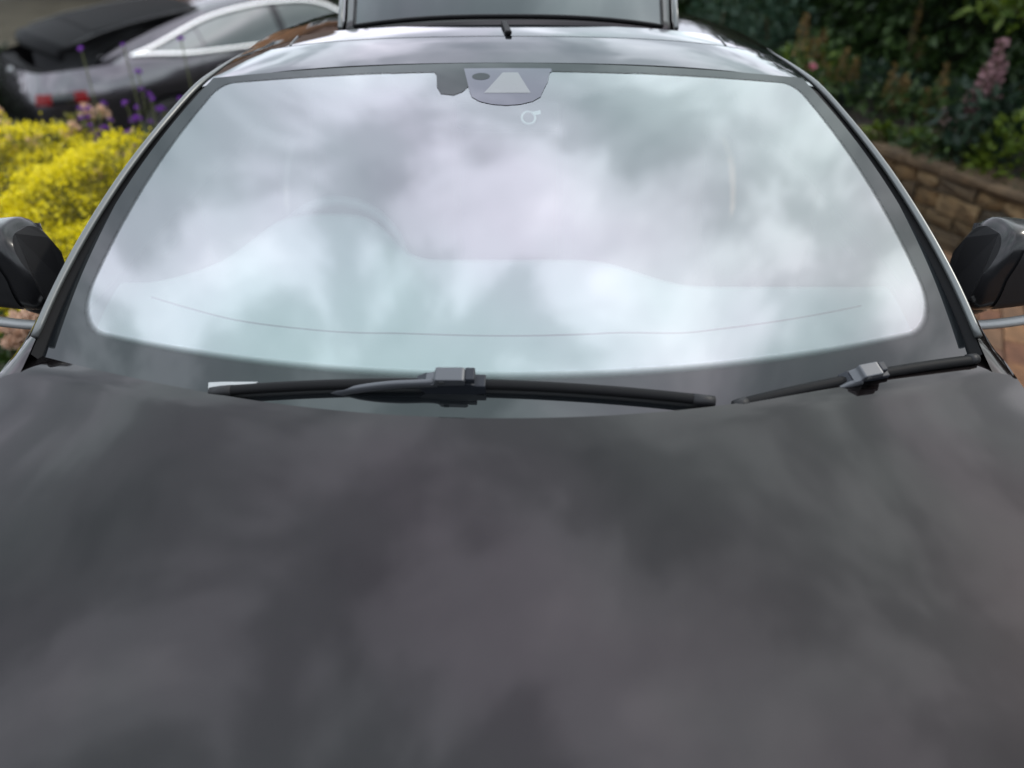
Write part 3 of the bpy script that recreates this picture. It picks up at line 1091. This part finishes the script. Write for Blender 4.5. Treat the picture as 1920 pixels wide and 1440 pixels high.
z = .0
heights = [.105, .085, .10, .078]
for ci, h in enumerate(heights):
    s = rnd(0, .1)
    while s < wd[-1] - .1:
        ln = rnd(.10, .27)
        rough_block("stone", s + .006, min(s + ln - .006, wd[-1]), z + .006, z + h - .006, .03, rnd(.0, .018), random.choice(M["stones"]))
        s += ln
    z += h
s = 0.05
while s < wd[-1] - .25:
    ln = rnd(.20, .32)
    rough_block("coping_stone", s + .003, s + ln - .003, .374, .374 + .042, .20, .022 + rnd(0, .008), M["cap"], .003)
    s += ln

# brick drive on the right: pavers laid one by one
M["pavers"] = [plain("brick_paver", c, 0.85, vary=0.3, vscale=22, bumps=0.5, bscale=90) for c in ((.15, .070, .030), (.12, .052, .026), (.18, .092, .042), (.095, .046, .026), (.13, .070, .036))]
drive = grid("brick_drive", lambda x, y: (x, y, .005), lin(1.05, 4.2, 10), lin(-2.0, 5.6, 12), M["bed"], None)
tag(drive, kind="structure")
pm = []
for mt in M["pavers"]:
    hx, hy, b = .0965, .0465, .005
    v = [(-hx, -hy, -.03), (hx, -hy, -.03), (hx, hy, -.03), (-hx, hy, -.03), (-hx, -hy, .012), (hx, -hy, .012), (hx, hy, .012), (-hx, hy, .012),
         (-hx + b, -hy + b, .016), (hx - b, -hy + b, .016), (hx - b, hy - b, .016), (-hx + b, hy - b, .016)]
    f = [(0, 1, 5, 4), (1, 2, 6, 5), (2, 3, 7, 6), (3, 0, 4, 7), (4, 5, 9, 8), (5, 6, 10, 9), (6, 7, 11, 10), (7, 4, 8, 11), (8, 9, 10, 11)]
    me = bpy.data.meshes.new("paver")
    me.from_pydata(v, [], f)
    me.materials.append(mt)
    pm.append(me)
ang = R(64)
bt = M["bed"].node_tree
pb = next(n for n in bt.nodes if n.type == "BSDF_PRINCIPLED")
tcb = bt.nodes.new("ShaderNodeTexCoord")
mpb = bt.nodes.new("ShaderNodeMapping")
mpb.vector_type = "TEXTURE"
mpb.inputs["Location"].default_value = (2.0, 2.95, 0)
mpb.inputs["Rotation"].default_value = (0, 0, ang)
L(bt, tcb.outputs["Object"], mpb.inputs[0])
brk = N(bt, "ShaderNodeTexBrick", Color1=(.15, .07, .03, 1), Color2=(.11, .055, .028, 1), Mortar=(.04, .03, .022, 1), Scale=1.0)
brk.inputs["Brick Width"].default_value = .2
brk.inputs["Row Height"].default_value = .1
brk.inputs["Mortar Size"].default_value = .004
L(bt, mpb.outputs[0], brk.inputs["Vector"])
L(bt, brk.outputs[0], pb.inputs["Base Color"])
ca, sa = math.cos(ang), math.sin(ang)
cands = []
for i in range(-40, 41):
    for j in range(-60, 61):
        a, b = i * .2 + (.1 if j % 2 else 0), j * .1
        x, y = 2.1 + a * ca - b * sa, 3.0 + a * sa + b * ca
        if not (1.2 < x < 3.2 and 1.0 < y < 4.6):
            continue
        k = int(np.argmin((WALL[:, 0] - x) ** 2 + (WALL[:, 1] - y) ** 2))
        p, t = wall_at(wd[k])
        if (Vector((x, y, 0)) - p).dot(Vector((-t.y, t.x, 0))) > -.12:
            continue
        cands.append((math.hypot(x - 2.0, y - 2.9), x, y))
cands.sort()
for _, x, y in cands[:300]:
    o = bpy.data.objects.new("paver", random.choice(pm))
    COL.objects.link(o)
    o.parent = drive
    o.location = (x, y, .004 + rnd(-.0025, .0025))
    o.rotation_euler = (rnd(-.012, .012), rnd(-.012, .012), ang + rnd(-.012, .012))

# planting bed on the left
def left_bed(x, y):
    e = min(sstep(-1.36, -1.50, x), sstep(1.3, 1.7, y), sstep(5.1, 4.7, y), sstep(-4.6, -4.2, x))
    return (x, y, ground_h(x, y) * (1 - e) - .03 + .20 * e + .015 * math.sin(11 * x) * math.sin(9 * y))


tag(grid("flower_bed", left_bed, lin(-4.7, -1.3, 35), lin(1.2, 5.2, 40), M["soil"], None), kind="structure")


# ================================================================== PLANTS
def leaf_mesh(name, pos, dirs, ln, wd_, mat, parent, fold=.25, kind=None):
    """many small leaves in one mesh: pos, dirs (n,3); each a folded four-corner blade"""
    n = len(pos)
    d = dirs / np.maximum(np.linalg.norm(dirs, axis=1, keepdims=True), 1e-6)
    r = rng.normal(size=(n, 3))
    a = np.cross(d, r)
    a /= np.maximum(np.linalg.norm(a, axis=1, keepdims=True), 1e-6)
    b = np.cross(a, d)
    ln = np.broadcast_to(np.asarray(ln, float).reshape(-1, 1) if np.ndim(ln) else np.full((n, 1), ln), (n, 1)) * rng.uniform(.7, 1.3, (n, 1))
    w = ln * wd_
    mid = pos + d * ln * .5
    v = np.empty((n, 4, 3))
    v[:, 0] = pos
    v[:, 1] = mid + a * w * .5 + b * ln * fold * .4
    v[:, 2] = pos + d * ln + b * ln * -fold * .4
    v[:, 3] = mid - a * w * .5 + b * ln * fold * .4
    me = bpy.data.meshes.new(name)
    me.vertices.add(n * 4)
    me.vertices.foreach_set("co", v.reshape(-1))
    me.loops.add(n * 4)
    me.loops.foreach_set("vertex_index", np.arange(n * 4, dtype=np.int32))
    me.polygons.add(n)
    me.polygons.foreach_set("loop_start", np.arange(0, n * 4, 4, dtype=np.int32))
    me.update(calc_edges=True)
    o = link(name, me, mat, parent, smooth=False)
    if kind:
        o["kind"] = kind
    return o


def dome(n, c, r, h, fill=.35):
    """points through a mound and mostly near its skin, with outward directions"""
    th = rng.uniform(0, 2 * np.pi, n)
    u = rng.uniform(0, 1, n)
    el = np.arcsin(u)
    rad = 1 - fill * rng.uniform(0, 1, n) ** 2
    d = np.c_[np.cos(th) * np.cos(el), np.sin(th) * np.cos(el), np.sin(el)]
    p = d * rad[:, None] * np.array([r, r, h])
    lump = 1 + .16 * np.sin(p[:, :1] * 9 / max(r, .2) * .4 + c[0] * 5) * np.sin(p[:, 1:2] * 8 / max(r, .2) * .4 + c[1] * 3)
    return p * lump, d


def stems(name, list_of_pts, r, mat, parent):
    v, f = [], []
    for pts in list_of_pts:
        P = [Vector(p) for p in pts]
        b0 = len(v)
        for p in P:
            for k in range(3):
                a = 2 * math.pi * k / 3
                v.append(p + Vector((math.cos(a) * r, math.sin(a) * r, 0)))
        for i in range(len(P) - 1):
            for k in range(3):
                k2 = (k + 1) % 3
                f.append((b0 + i * 3 + k, b0 + i * 3 + k2, b0 + i * 3 + 3 + k2, b0 + i * 3 + 3 + k))
    return mesh(name, v, f, mat, parent)


M["stem"] = plain("plant_stem", (.075, .085, .035), .8)
M["stem_brown"] = plain("brown_stem", (.09, .06, .03), .8)
M["olive"] = leafy("olive_leaf", (.07, .075, .012), (.19, .17, .025))
M["green"] = leafy("green_leaf", (.016, .038, .010), (.055, .095, .022))
M["yellow"] = leafy("yellow_petal", (.52, .43, .008), (.80, .68, .012), trans=.3)
M["yellow_leaf"] = leafy("yellow_green_leaf", (.13, .12, .012), (.30, .26, .02))
M["rose_petal"] = leafy("pale_rose_petal", (.48, .30, .20), (.66, .47, .36), trans=.3)
M["purple"] = leafy("purple_petal", (.11, .022, .24), (.22, .06, .38), trans=.3)
M["grey_leaf"] = leafy("grey_felted_leaf", (.15, .19, .14), (.27, .30, .24))
M["lime"] = leafy("lime_leaf", (.22, .30, .015), (.38, .42, .03))
M["hedge1"] = leafy("dark_hedge_leaf", (.006, .015, .005), (.032, .062, .013), scale=2.2)
M["hedge2"] = leafy("black_green_leaf", (.006, .012, .006), (.022, .040, .012), scale=2.2)
M["bright"] = leafy("bright_green_leaf", (.030, .060, .007), (.10, .14, .013))
M["blue_green"] = leafy("blue_green_leaf", (.020, .045, .027), (.05, .09, .057))
M["ochre"] = leafy("ochre_seedhead", (.09, .055, .018), (.24, .155, .045))
M["pink"] = leafy("dusky_pink_floret", (.17, .09, .10), (.32, .19, .20))
M["rose_pink"] = leafy("bright_pink_petal", (.45, .12, .18), (.65, .25, .32))
M["fern"] = leafy("dark_fern_leaf", (.008, .020, .012), (.025, .047, .026))
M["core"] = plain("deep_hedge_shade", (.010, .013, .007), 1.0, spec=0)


def bloom_mesh(name, size, mat, petals=26):
    n = petals
    th = rng.uniform(0, 2 * np.pi, n)
    el = np.arcsin(rng.uniform(-.2, 1, n))
    d = np.c_[np.cos(th) * np.cos(el), np.sin(th) * np.cos(el), np.sin(el)]
    o = leaf_mesh(name, d * size * .25, d, size * .75, .75, mat, None, fold=.35)
    me = o.data
    bpy.data.objects.remove(o)
    return me


def scatter_part(parent, name, me, spots, smin=.8, smax=1.2):
    for p in spots:
        o = bpy.data.objects.new(name, me)
        COL.objects.link(o)
        o.parent = parent
        o.location = tuple(p)
        k = rnd(smin, smax)
        o.scale = (k, k, k)
        o.rotation_euler = (rnd(-.5, .5), rnd(-.5, .5), rnd(0, 6.3))


# ---- yellow flowering mounds beside the near car
def yellow_mound(c, r, h, label, nb=2600):
    root = empty("yellow_flower", c, 0, label, "flowering plant", "yellow flowering mounds beside the near car")
    p, d = dome(1500, c, r * .93, h * .9, .6)
    leaf_mesh("foliage", p, d + rng.normal(size=d.shape) * .5, .035, .45, M["yellow_leaf"], root)
    # florets gathered in flat sprays
    nb = int(nb * 1.8)
    nsp = max(20, nb // 36)
    q, dq = dome(nsp, c, r, h, .08)
    per = nb // nsp
    base = np.repeat(q, per, 0)
    dd = np.repeat(dq, per, 0)
    off = rng.normal(size=base.shape) * np.array([.045, .045, .012])
    pos = base + off
    leaf_mesh("blossom", pos, dd * .6 + rng.normal(size=base.shape) * .8 + np.array([0, 0, .3]), .017, .75, M["yellow"], root, kind="stuff")
    st = []
    for k in range(12):
        x, y, z = q[k]
        st.append([(x * .3, y * .3, -.1), (x * .7, y * .7, z * .5), (x, y, z)])
    stems("stem", st, .004, M["stem"], root)
    return root


yellow_mound((-2.62, 3.90, .20), .50, .48, "yellow flowering mound at the back by the pale rose bush, left of the purple stems")
yellow_mound((-1.96, 3.66, .18), .46, .50, "yellow flowering mound right against the windscreen pillar of the near car", 3600)
yellow_mound((-2.45, 3.22, .14), .48, .44, "large yellow flowering mound in the middle of the bed above the door mirror", 3600)
yellow_mound((-1.78, 2.98, .14), .34, .36, "smaller yellow flowering mound between the door mirror and the windscreen pillar", 2400)
yellow_mound((-3.15, 3.55, .18), .48, .46, "yellow flowering mound at the left edge of the bed")

# ---- pale roses
rose_me = [bloom_mesh("rose_bloom", .036, M["rose_petal"]) for _ in range(3)]


def rose_bush(c, r, h, nblooms, label, pts=None, leaf="olive"):
    root = empty("rose_bush", c, 0, label, "rose bush", "pale rose bushes in the left bed")
    p, d = dome(1300, c, r, h, .7)
    leaf_mesh("foliage", p, d + rng.normal(size=d.shape) * .6, .042, .55, M[leaf], root)
    q, _ = dome(nblooms, c, r * 1.04, h * 1.06, .1)
    for k, pt in enumerate(q):
        scatter_part(root, "rose_bloom", rose_me[k % 3], [pt] + [pt + rng.normal(size=3) * .028 for _ in range(2)], .7, 1.15)
    stems("stem", [[(0, 0, -.1), (x * .5, y * .5, z * .5), (x, y, z)] for x, y, z in q[:10]], .005, M["stem_brown"], root)
    return root


rose_bush((-2.98, 4.42, .14), .42, .50, 16, "pale pink rose bush behind the yellow flowers, below the grey car's tail lamp")
rose_bush((-2.45, 4.36, .12), .36, .46, 15, "pale cream rose bush between the yellow mounds and the grey car")
rose_bush((-1.80, 2.36, .02), .30, .42, 26, "pale pink rose bush below the near car's door mirror", leaf="green")
rose_bush((-2.3, 2.75, .05), .30, .38, 6, "pale rose bush half hidden behind the near car's door mirror", leaf="green")
rose_bush((-1.66, 3.42, .1), .16, .42, 4, "small spray of pale roses at the windscreen pillar among yellow flowers")

# ---- tall purple flowers
head_me = [bloom_mesh("flower_head", .018, M["purple"], 30) for _ in range(3)]


def verbena(c, tops, label):
    root = empty("purple_flower", c, 0, label, "flowering plant", "tall purple flowers in front of the grey car")
    sl = []
    for t in tops:
        sl.append([(t[0] * .2, t[1] * .2, 0), (t[0] * .55, t[1] * .55, t[2] * .5), t])
    stems("stem", sl, .0035, M["stem"], root)
    for k, t in enumerate(tops):
        scatter_part(root, "flower_head", head_me[k % 3], [(t[0], t[1], t[2])] + ([(t[0] + rnd(-.05, .05), t[1], t[2] - rnd(.03, .09))] if k % 2 else []), .8, 1.2)
    n = 160
    p = np.c_[rng.normal(size=(n, 2)) * .09, rng.uniform(0, .42, n)]
    leaf_mesh("foliage", p, rng.normal(size=(n, 3)) * .6 + np.array([0, 0, .8]), .06, .22, M["green"], root)


def tops(n, spread, lo, hi):
    return [(rnd(-spread, spread), rnd(-spread, spread), rnd(lo, hi)) for _ in range(n)]


verbena((-2.22, 4.30, .1), [(.02, 0, .86), (-.10, .05, .55), (-.04, .02, .56)] + tops(7, .12, .42, .60), "leftmost tall purple flower, thin stems before the grey car's tail lamp")
verbena((-1.98, 4.30, .1), [(0, .0, .88), (.02, .05, .74), (-.02, .02, .56)] + tops(9, .14, .40, .62), "tall purple flower before the rear wheel arch of the grey car")
verbena((-1.70, 4.35, .1), [(.0, 0, .90), (.03, .02, .58), (-.08, .02, .60)] + tops(10, .14, .38, .62), "tall purple flower before the rear door of the grey car")
verbena((-1.76, 4.05, .1), tops(9, .15, .34, .56), "bushy purple flower beside the near car's windscreen pillar, above the silvery shrub")
verbena((-1.50, 4.25, .1), tops(7, .12, .45, .68), "purple flower tight against the near car's roof pillar")

r_ = empty("silver_shrub", (-1.74, 3.92, .12), 0, "silvery grey leaved shrub below the purple flowers by the near car", "shrub")
p, d = dome(520, (0, 0, 0), .17, .40, .6)
leaf_mesh("foliage", p, d + rng.normal(size=d.shape) * .4, .05, .3, M["grey_leaf"], r_)
stems("stem", [[(0, 0, -.1), (rnd(-.1, .1), rnd(-.1, .1), .3)] for _ in range(6)], .004, M["stem"], r_)
r_ = empty("lime_shrub", (-1.70, 3.72, .12), 0, "small lime green leafy plant between the silvery shrub and yellow flowers", "shrub")
p, d = dome(420, (0, 0, 0), .13, .42, .6)
leaf_mesh("foliage", p, d + rng.normal(size=d.shape) * .5, .045, .5, M["lime"], r_)
stems("stem", [[(0, 0, -.1), (rnd(-.08, .08), rnd(-.08, .08), .3)] for _ in range(6)], .004, M["stem"], r_)

# ---- dark evergreen by the far car's tail
r_ = empty("evergreen_shrub", (-5.9, 8.1, -.72), 0, "low near-black evergreen shrub beside the raised tailgate of the grey car", "shrub")
p, d = dome(2600, (0, 0, 0), 1.05, 1.1, .4)
leaf_mesh("foliage", p, d + rng.normal(size=d.shape) * .5, .10, .5, M["hedge2"], r_)
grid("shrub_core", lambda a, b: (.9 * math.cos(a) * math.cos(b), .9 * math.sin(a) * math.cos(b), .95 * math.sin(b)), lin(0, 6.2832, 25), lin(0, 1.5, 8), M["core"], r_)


# ---- hedges
def hedge(name, path, h0, h1, thick, label, mat, nclump, leaf, per=12, droop=.35):
    P = catmull([(a, b, 0) for a, b in path], 60)[:, :2]
    c = P.mean(0)
    root = empty(name, (c[0], c[1], h0), 0, label, "hedge")
    dd = np.r_[0, np.cumsum(np.linalg.norm(np.diff(P, axis=0), axis=1))]
    def at(s):
        return np.array([np.interp(s, dd, P[:, 0]), np.interp(s, dd, P[:, 1])])
    def nrm(s):
        a, b = at(s - .05), at(s + .05)
        t = (b - a) / max(np.linalg.norm(b - a), 1e-6)
        return np.array([t[1], -t[0]])
    H = h1 - h0
    sec = [(-.5, 0), (-.5, .5), (-.38, .85), (0, 1), (.38, .85), (.5, .5), (.5, 0)]
    def core(k, s):
        q = at(s) + nrm(s) * sec[k][0] * thick * .72 - c
        return (q[0], q[1], sec[k][1] * H * .95)
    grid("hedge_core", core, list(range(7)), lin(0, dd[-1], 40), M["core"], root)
    s = rng.uniform(0, dd[-1], nclump)
    k = rng.uniform(0, 1, nclump) ** .8
    side = np.where(rng.uniform(size=nclump) < .72, 1, -1)
    pos = np.empty((nclump, 3))
    dr = np.empty((nclump, 3))
    for i in range(nclump):
        n_ = nrm(s[i])
        w = thick * .5 * (1 - .55 * max(0, k[i] - .75) / .25) * (.78 + .34 * rng.uniform()) * (1 + .10 * math.sin(s[i] * 3.1 + k[i] * 9))
        q = at(s[i]) + n_ * w * side[i] - c
        pos[i] = (q[0], q[1], k[i] * H * 1.03)
        dr[i] = (n_[0] * side[i], n_[1] * side[i], .9 * max(0, k[i] - .8) / .2 - droop * .3)
    base = np.repeat(pos, per, 0)
    dirs = np.repeat(dr, per, 0)
    j = rng.normal(size=base.shape)
    fan = base + j * np.array([leaf * .9, leaf * .9, leaf * .28]) + dirs * (rng.uniform(-.2, 1, (len(base), 1)) * leaf * 1.3)
    leaf_mesh("foliage", fan, dirs + rng.normal(size=base.shape) * np.array([.55, .55, .25]) + np.array([0, 0, -droop]), leaf, .42, mat, root)
    return root


hedge("hedge", [(.3, 10.6), (1.55, 9.2), (2.55, 7.6), (3.25, 6.1), (4.0, 4.6), (4.9, 2.9), (5.6, 1.2)], .35, 2.25, 1.2,
      "tall dark green hedge behind the plants on the right", M["hedge1"], 3400, .085)
hedge("hedge", [(.6, 12.0), (-1.2, 12.6), (-3.0, 13.1), (-3.6, 13.3)], -.6, 2.2, 1.2,
      "near-black hedge beyond the bonnet of the grey car", M["hedge2"], 900, .11)
hedge("hedge", [(-9, -3.4), (-4, -4.2), (0, -4.4), (4, -4.2), (9, -3.4)], 0, 2.6, 1.4,
      "dark hedge in front of the near car's nose, mirrored in the door mirrors", M["hedge2"], 1500, .16, per=8)  # added behind the camera, unseen: darkens the door mirrors and blocks sky light


# ---- plants in the raised bed on the right
def rooted(name, c, label, cat, group=None):
    return empty(name, c, 0, label, cat, group)


def spike_plant(name, c, spikes, label, fmat, leafmat, fsize=.016, fat=.022, group=None, nleaf=160, leaf=.06, per=120, cat="flowering plant"):
    root = rooted(name, c, label, cat, group)
    sl, P, D = [], [], []
    for x, y, z, ln in spikes:
        sl.append([(x * .3, y * .3, -.05), (x * .7, y * .7, z * .5), (x, y, z)])
        k = rng.uniform(0, 1, per)
        w = fat * (1.05 - k) ** .7
        a = rng.uniform(0, 6.28, per)
        P.append(np.c_[x + np.cos(a) * w * .6, y + np.sin(a) * w * .6, z - ln + ln * k * 1.05])
        D.append(np.c_[np.cos(a), np.sin(a), np.full(per, .55)])
    stems("stem", sl, .004, M["stem_brown"], root)
    for p, d in zip(P, D):
        leaf_mesh("flower_spike", p, d + rng.normal(size=d.shape) * .4, fsize, .7, fmat, root, kind="stuff")
    if nleaf:
        h = max(s[2] for s in spikes)
        p = np.c_[rng.normal(size=(nleaf, 2)) * .10, rng.uniform(0, h * .62, nleaf)]
        leaf_mesh("foliage", p, rng.normal(size=(nleaf, 3)) * .7 + np.array([0, 0, .4]), leaf, .4, leafmat, root)
    return root


SG = "dried ochre flower spikes in the raised bed"
spike_plant("ochre_spike", (1.86, 5.35, .42), [(-.03, 0, .54, .22), (.05, .02, .40, .2), (.10, 0, .46, .22), (.02, -.05, .30, .16)],
            "tallest ochre flower spikes beside the near car's roof, next to the bright pink rose", M["ochre"], M["bright"], .022, .04, SG)
spike_plant("ochre_spike", (2.12, 5.35, .42), tops(0, 0, 0, 0) + [(.0, .0, .34, .2), (.1, .03, .28, .16), (-.08, .02, .25, .15)],
            "low ochre spikes just right of the tallest ones, behind the pillar", M["ochre"], M["green"], .02, .035, SG)
spike_plant("ochre_spike", (2.33, 5.0, .42), [(-.03, .0, .32, .26), (.04, .0, .26, .2), (.09, .03, .22, .18)],
            "brown ochre spikes above the small bright green clumps on the wall", M["ochre"], M["green"], .02, .032, SG)
spike_plant("ochre_spike", (2.58, 4.95, .42), [(0, 0, .33, .28), (.05, .03, .22, .2), (-.07, .0, .20, .18)],
            "brown ochre spikes in the middle of the bed, left of the yellow green bush", M["ochre"], M["green"], .02, .03, SG)
spike_plant("ochre_spike", (2.62, 5.55, .44), [(0, 0, .62, .30), (.09, .02, .36, .22)],
            "slender pale ochre spike close against the dark hedge", M["ochre"], M["green"], .016, .028, SG)
spike_plant("pink_plume", (2.47, 4.25, .42), [(.0, .0, .58, .26), (-.035, .0, .46, .26), (-.07, .01, .34, .22), (.03, .02, .50, .2)],
            "tall dusky pink flower plume leaning beside the dark fern", M["pink"], M["fern"], .030, .045, None, 260, .09, 110)
spike_plant("pink_plume", (2.30, 4.30, .40), [(.0, .0, .26, .12), (.05, .02, .20, .1)],
            "small faded pink plume below the tall dusky pink one", M["pink"], M["green"], .018, .022, None, 120, .06, 40)


def bush(name, c, r, h, n, leaf, mat, label, cat="shrub", group=None, asp=.5, fill=.6, up=.0):
    root = rooted(name, c, label, cat, group)
    p, d = dome(n, c, r, h, fill)
    leaf_mesh("foliage", p, d + rng.normal(size=d.shape) * .55 + np.array([0, 0, up]), leaf, asp, mat, root)
    q, _ = dome(9, c, r * .8, h * .8, .3)
    stems("stem", [[(0, 0, -.1), (x * .5, y * .5, z * .45), (x, y, z)] for x, y, z in q], .006, M["stem_brown"], root)
    return root


pink_me = [bloom_mesh("pink_bloom", .026, M["rose_pink"]) for _ in range(2)]
b = bush("rose_bush", (2.02, 6.55, .44), .34, .52, 620, .06, M["blue_green"], "blue green rose bush with a pink bloom beyond the near car's roof", "rose bush")
scatter_part(b, "rose_bloom", pink_me[0], [(-.22, -.25, .55)])
b = bush("rose_bush", (1.62, 6.75, .44), .30, .62, 520, .055, M["blue_green"], "taller blue green rose bush beside the raised tailgate, a pink bloom at its top", "rose bush")
scatter_part(b, "rose_bloom", pink_me[1], [(.10, -.2, .60), (-.05, -.2, .66)])
b = bush("rose_bush", (1.84, 5.10, .40), .16, .34, 240, .05, M["green"], "small rose bush with one bright pink bloom against the windscreen pillar", "rose bush")
scatter_part(b, "rose_bloom", pink_me[0], [(-.03, -.08, .33)], 1.0, 1.1)
bush("green_clump", (2.14, 4.62, .41), .085, .10, 120, .05, M["bright"], "bright green leaf clump on the wall top nearest the pillar", "plant")
bush("green_clump", (2.30, 4.46, .41), .10, .10, 150, .05, M["bright"], "bright green leaf clump in the middle of the wall top", "plant")
bush("green_clump", (2.42, 4.30, .41), .07, .07, 90, .04, M["green"], "darker green leaf clump at the right end of the wall top", "plant")
bush("yellow_green_bush", (2.62, 4.05, .38), .25, .30, 620, .055, M["bright"], "yellow green bush leaning over the wall below the pink plume")
bush("leafy_filler", (2.45, 5.35, .42), .30, .22, 520, .06, M["fern"], "low dark green plants at the foot of the ochre spikes", "plant")
bush("leafy_filler", (2.05, 5.75, .42), .34, .32, 620, .06, M["green"], "mid green leafy plant behind the tallest ochre spikes", "plant")
bush("leafy_filler", (2.95, 4.85, .42), .36, .42, 760, .07, M["hedge1"], "dark green leafy plant between the pink plume and the hedge", "plant")
bush("leafy_filler", (2.75, 6.1, .42), .45, .50, 800, .07, M["hedge1"], "broad dark green plant against the hedge behind the slender spike", "plant")


def fern(c, label, nf=26, ln=.5):
    root = rooted("fern", c, label, "fern")
    for k in range(nf):
        a = 6.28 * k / nf + rnd(-.1, .1)
        el = rnd(.15, 1.1)
        m = 22
        t = np.linspace(.1, 1, m)
        L_ = ln * rnd(.7, 1.1)
        x = np.cos(a) * math.cos(el) * L_ * t
        y = np.sin(a) * math.cos(el) * L_ * t
        zz_ = math.sin(el) * L_ * t - .45 * L_ * t ** 2.2
        c_ = np.c_[x, y, zz_]
        sd_ = np.array([-math.sin(a), math.cos(a), 0])
        P = np.vstack([c_, c_])
        D = np.vstack([np.tile(sd_, (m, 1)), np.tile(-sd_, (m, 1))]) + np.array([math.cos(a) * .35, math.sin(a) * .35, -.15])
        leaf_mesh("frond", P, D, .085 * np.r_[1.15 - t, 1.15 - t].reshape(-1, 1) * (ln / .5), .28, M["fern"], root)
    return root


fern((2.74, 3.62, .40), "dark blue green fern spilling over the right end of the wall", 30, .52)
fern((2.95, 3.95, .42), "dark fern standing behind the one that spills over the wall", 22, .50)

# ---- unseen tree added over the bed: its crown keeps the right side in shade
def tree(c, label, crown, n, leaf, mat, trunk_r=.09, lean=(0, 0), crown_z=2.6):
    root = rooted("tree", c, label, "tree")
    top = (lean[0], lean[1], crown_z)
    tube("trunk", [tuple(p) for p in catmull([(0, 0, -.1), (lean[0] * .25, lean[1] * .25, crown_z * .4), (lean[0] * .7, lean[1] * .7, crown_z * .75), top], 12)],
         [trunk_r * (1 - .06 * k) for k in range(12)], M["bark"], root, sides=10)
    for k in range(9):
        a = 6.28 * k / 9
        e = (top[0] + crown[0] * .75 * math.cos(a), top[1] + crown[1] * .75 * math.sin(a), crown_z + rnd(-.1, .5) * crown[2])
        tube("limb", [tuple(p) for p in catmull([(lean[0] * .7, lean[1] * .7, crown_z * .75), ((e[0] + top[0]) / 2, (e[1] + top[1]) / 2, crown_z + .1), e], 7)], [.04, .035, .03, .025, .02, .015, .01], M["bark"], root, sides=6)
    ncl = n // 26
    u = rng.normal(size=(ncl, 3))
    u /= np.linalg.norm(u, axis=1, keepdims=True)
    cc = u * (rng.uniform(.25, 1, (ncl, 1)) ** .5) * np.array(crown) + np.array(top)
    base = np.repeat(cc, 26, 0) + rng.normal(size=(ncl * 26, 3)) * np.array([.16, .16, .09])
    leaf_mesh("crown", base, rng.normal(size=base.shape) + np.array([0, 0, -.3]), leaf, .5, mat, root)
    return root


M["bark"] = plain("grey_brown_bark", (.07, .055, .04), .9, vary=.4, vscale=14, bumps=.8, bscale=40)
tree((4.3, 5.4, .45), "unseen broad leafy tree added over the planted bed to shade it", (1.35, 1.55, .30), 6000, .10, M["hedge1"], .10, (-.95, .0), 1.72)
bush("leafy_branch", (2.95, 4.75, 1.02), .40, .30, 420, .075, M["bright"], "bright yellow green leafy shrub top against the dark hedge, above the pink plume")


# ---- brick house beyond the drive: the edge of the near car's roof mirrors it
def brick_mat():
    m, t, o = new_mat("house_brick")
    c = t.nodes.new("ShaderNodeTexCoord")
    mpn = t.nodes.new("ShaderNodeMapping")
    mpn.inputs["Rotation"].default_value = (R(90), 0, 0)
    L(t, c.outputs["Object"], mpn.inputs[0])
    b = N(t, "ShaderNodeTexBrick", Color1=(.34, .16, .06, 1), Color2=(.26, .11, .045, 1), Mortar=(.22, .18, .13, 1), Scale=2.2)
    L(t, mpn.outputs[0], b.inputs["Vector"])
    p = N(t, "ShaderNodeBsdfPrincipled", Roughness=.9)
    L(t, b.outputs[0], p.inputs["Base Color"])
    L(t, p.outputs[0], o.inputs[0])
    return m


M["house_brick"] = brick_mat()
M["roof_tile"] = plain("brown_roof_tile", (.10, .055, .035), .85, vary=.4, vscale=6)
M["upvc"] = plain("white_frame_paint", (.78, .78, .76), .5)
house = empty("brick_house", (-7.4, 20.5, -.70), 0, "orange brick house with white window frames beyond the drive", "house")
box("wall", (0, 2.5, 2.6), (8.6, 5.0, 5.2), M["house_brick"], house)
prism("roof", [(-.4, 5.0), (5.4, 5.0), (2.5, 7.0)], 9.2, M["roof_tile"], house, (Vector((-4.6, 0, .2)), Vector((0, 1, 0)), Vector((0, 0, 1)), Vector((1, 0, 0))))
for wx in (-2.9, 0.0, 2.9):
    for wz in (1.5, 3.9):
        f_ = box("window", (wx, -.01, wz), (1.5, .08, 1.2), M["upvc"], house)
        for dx in (-.35, .35):
            box("pane", (wx + dx, -.04, wz), (.60, .06, 1.04), M["darkglass"], f_)
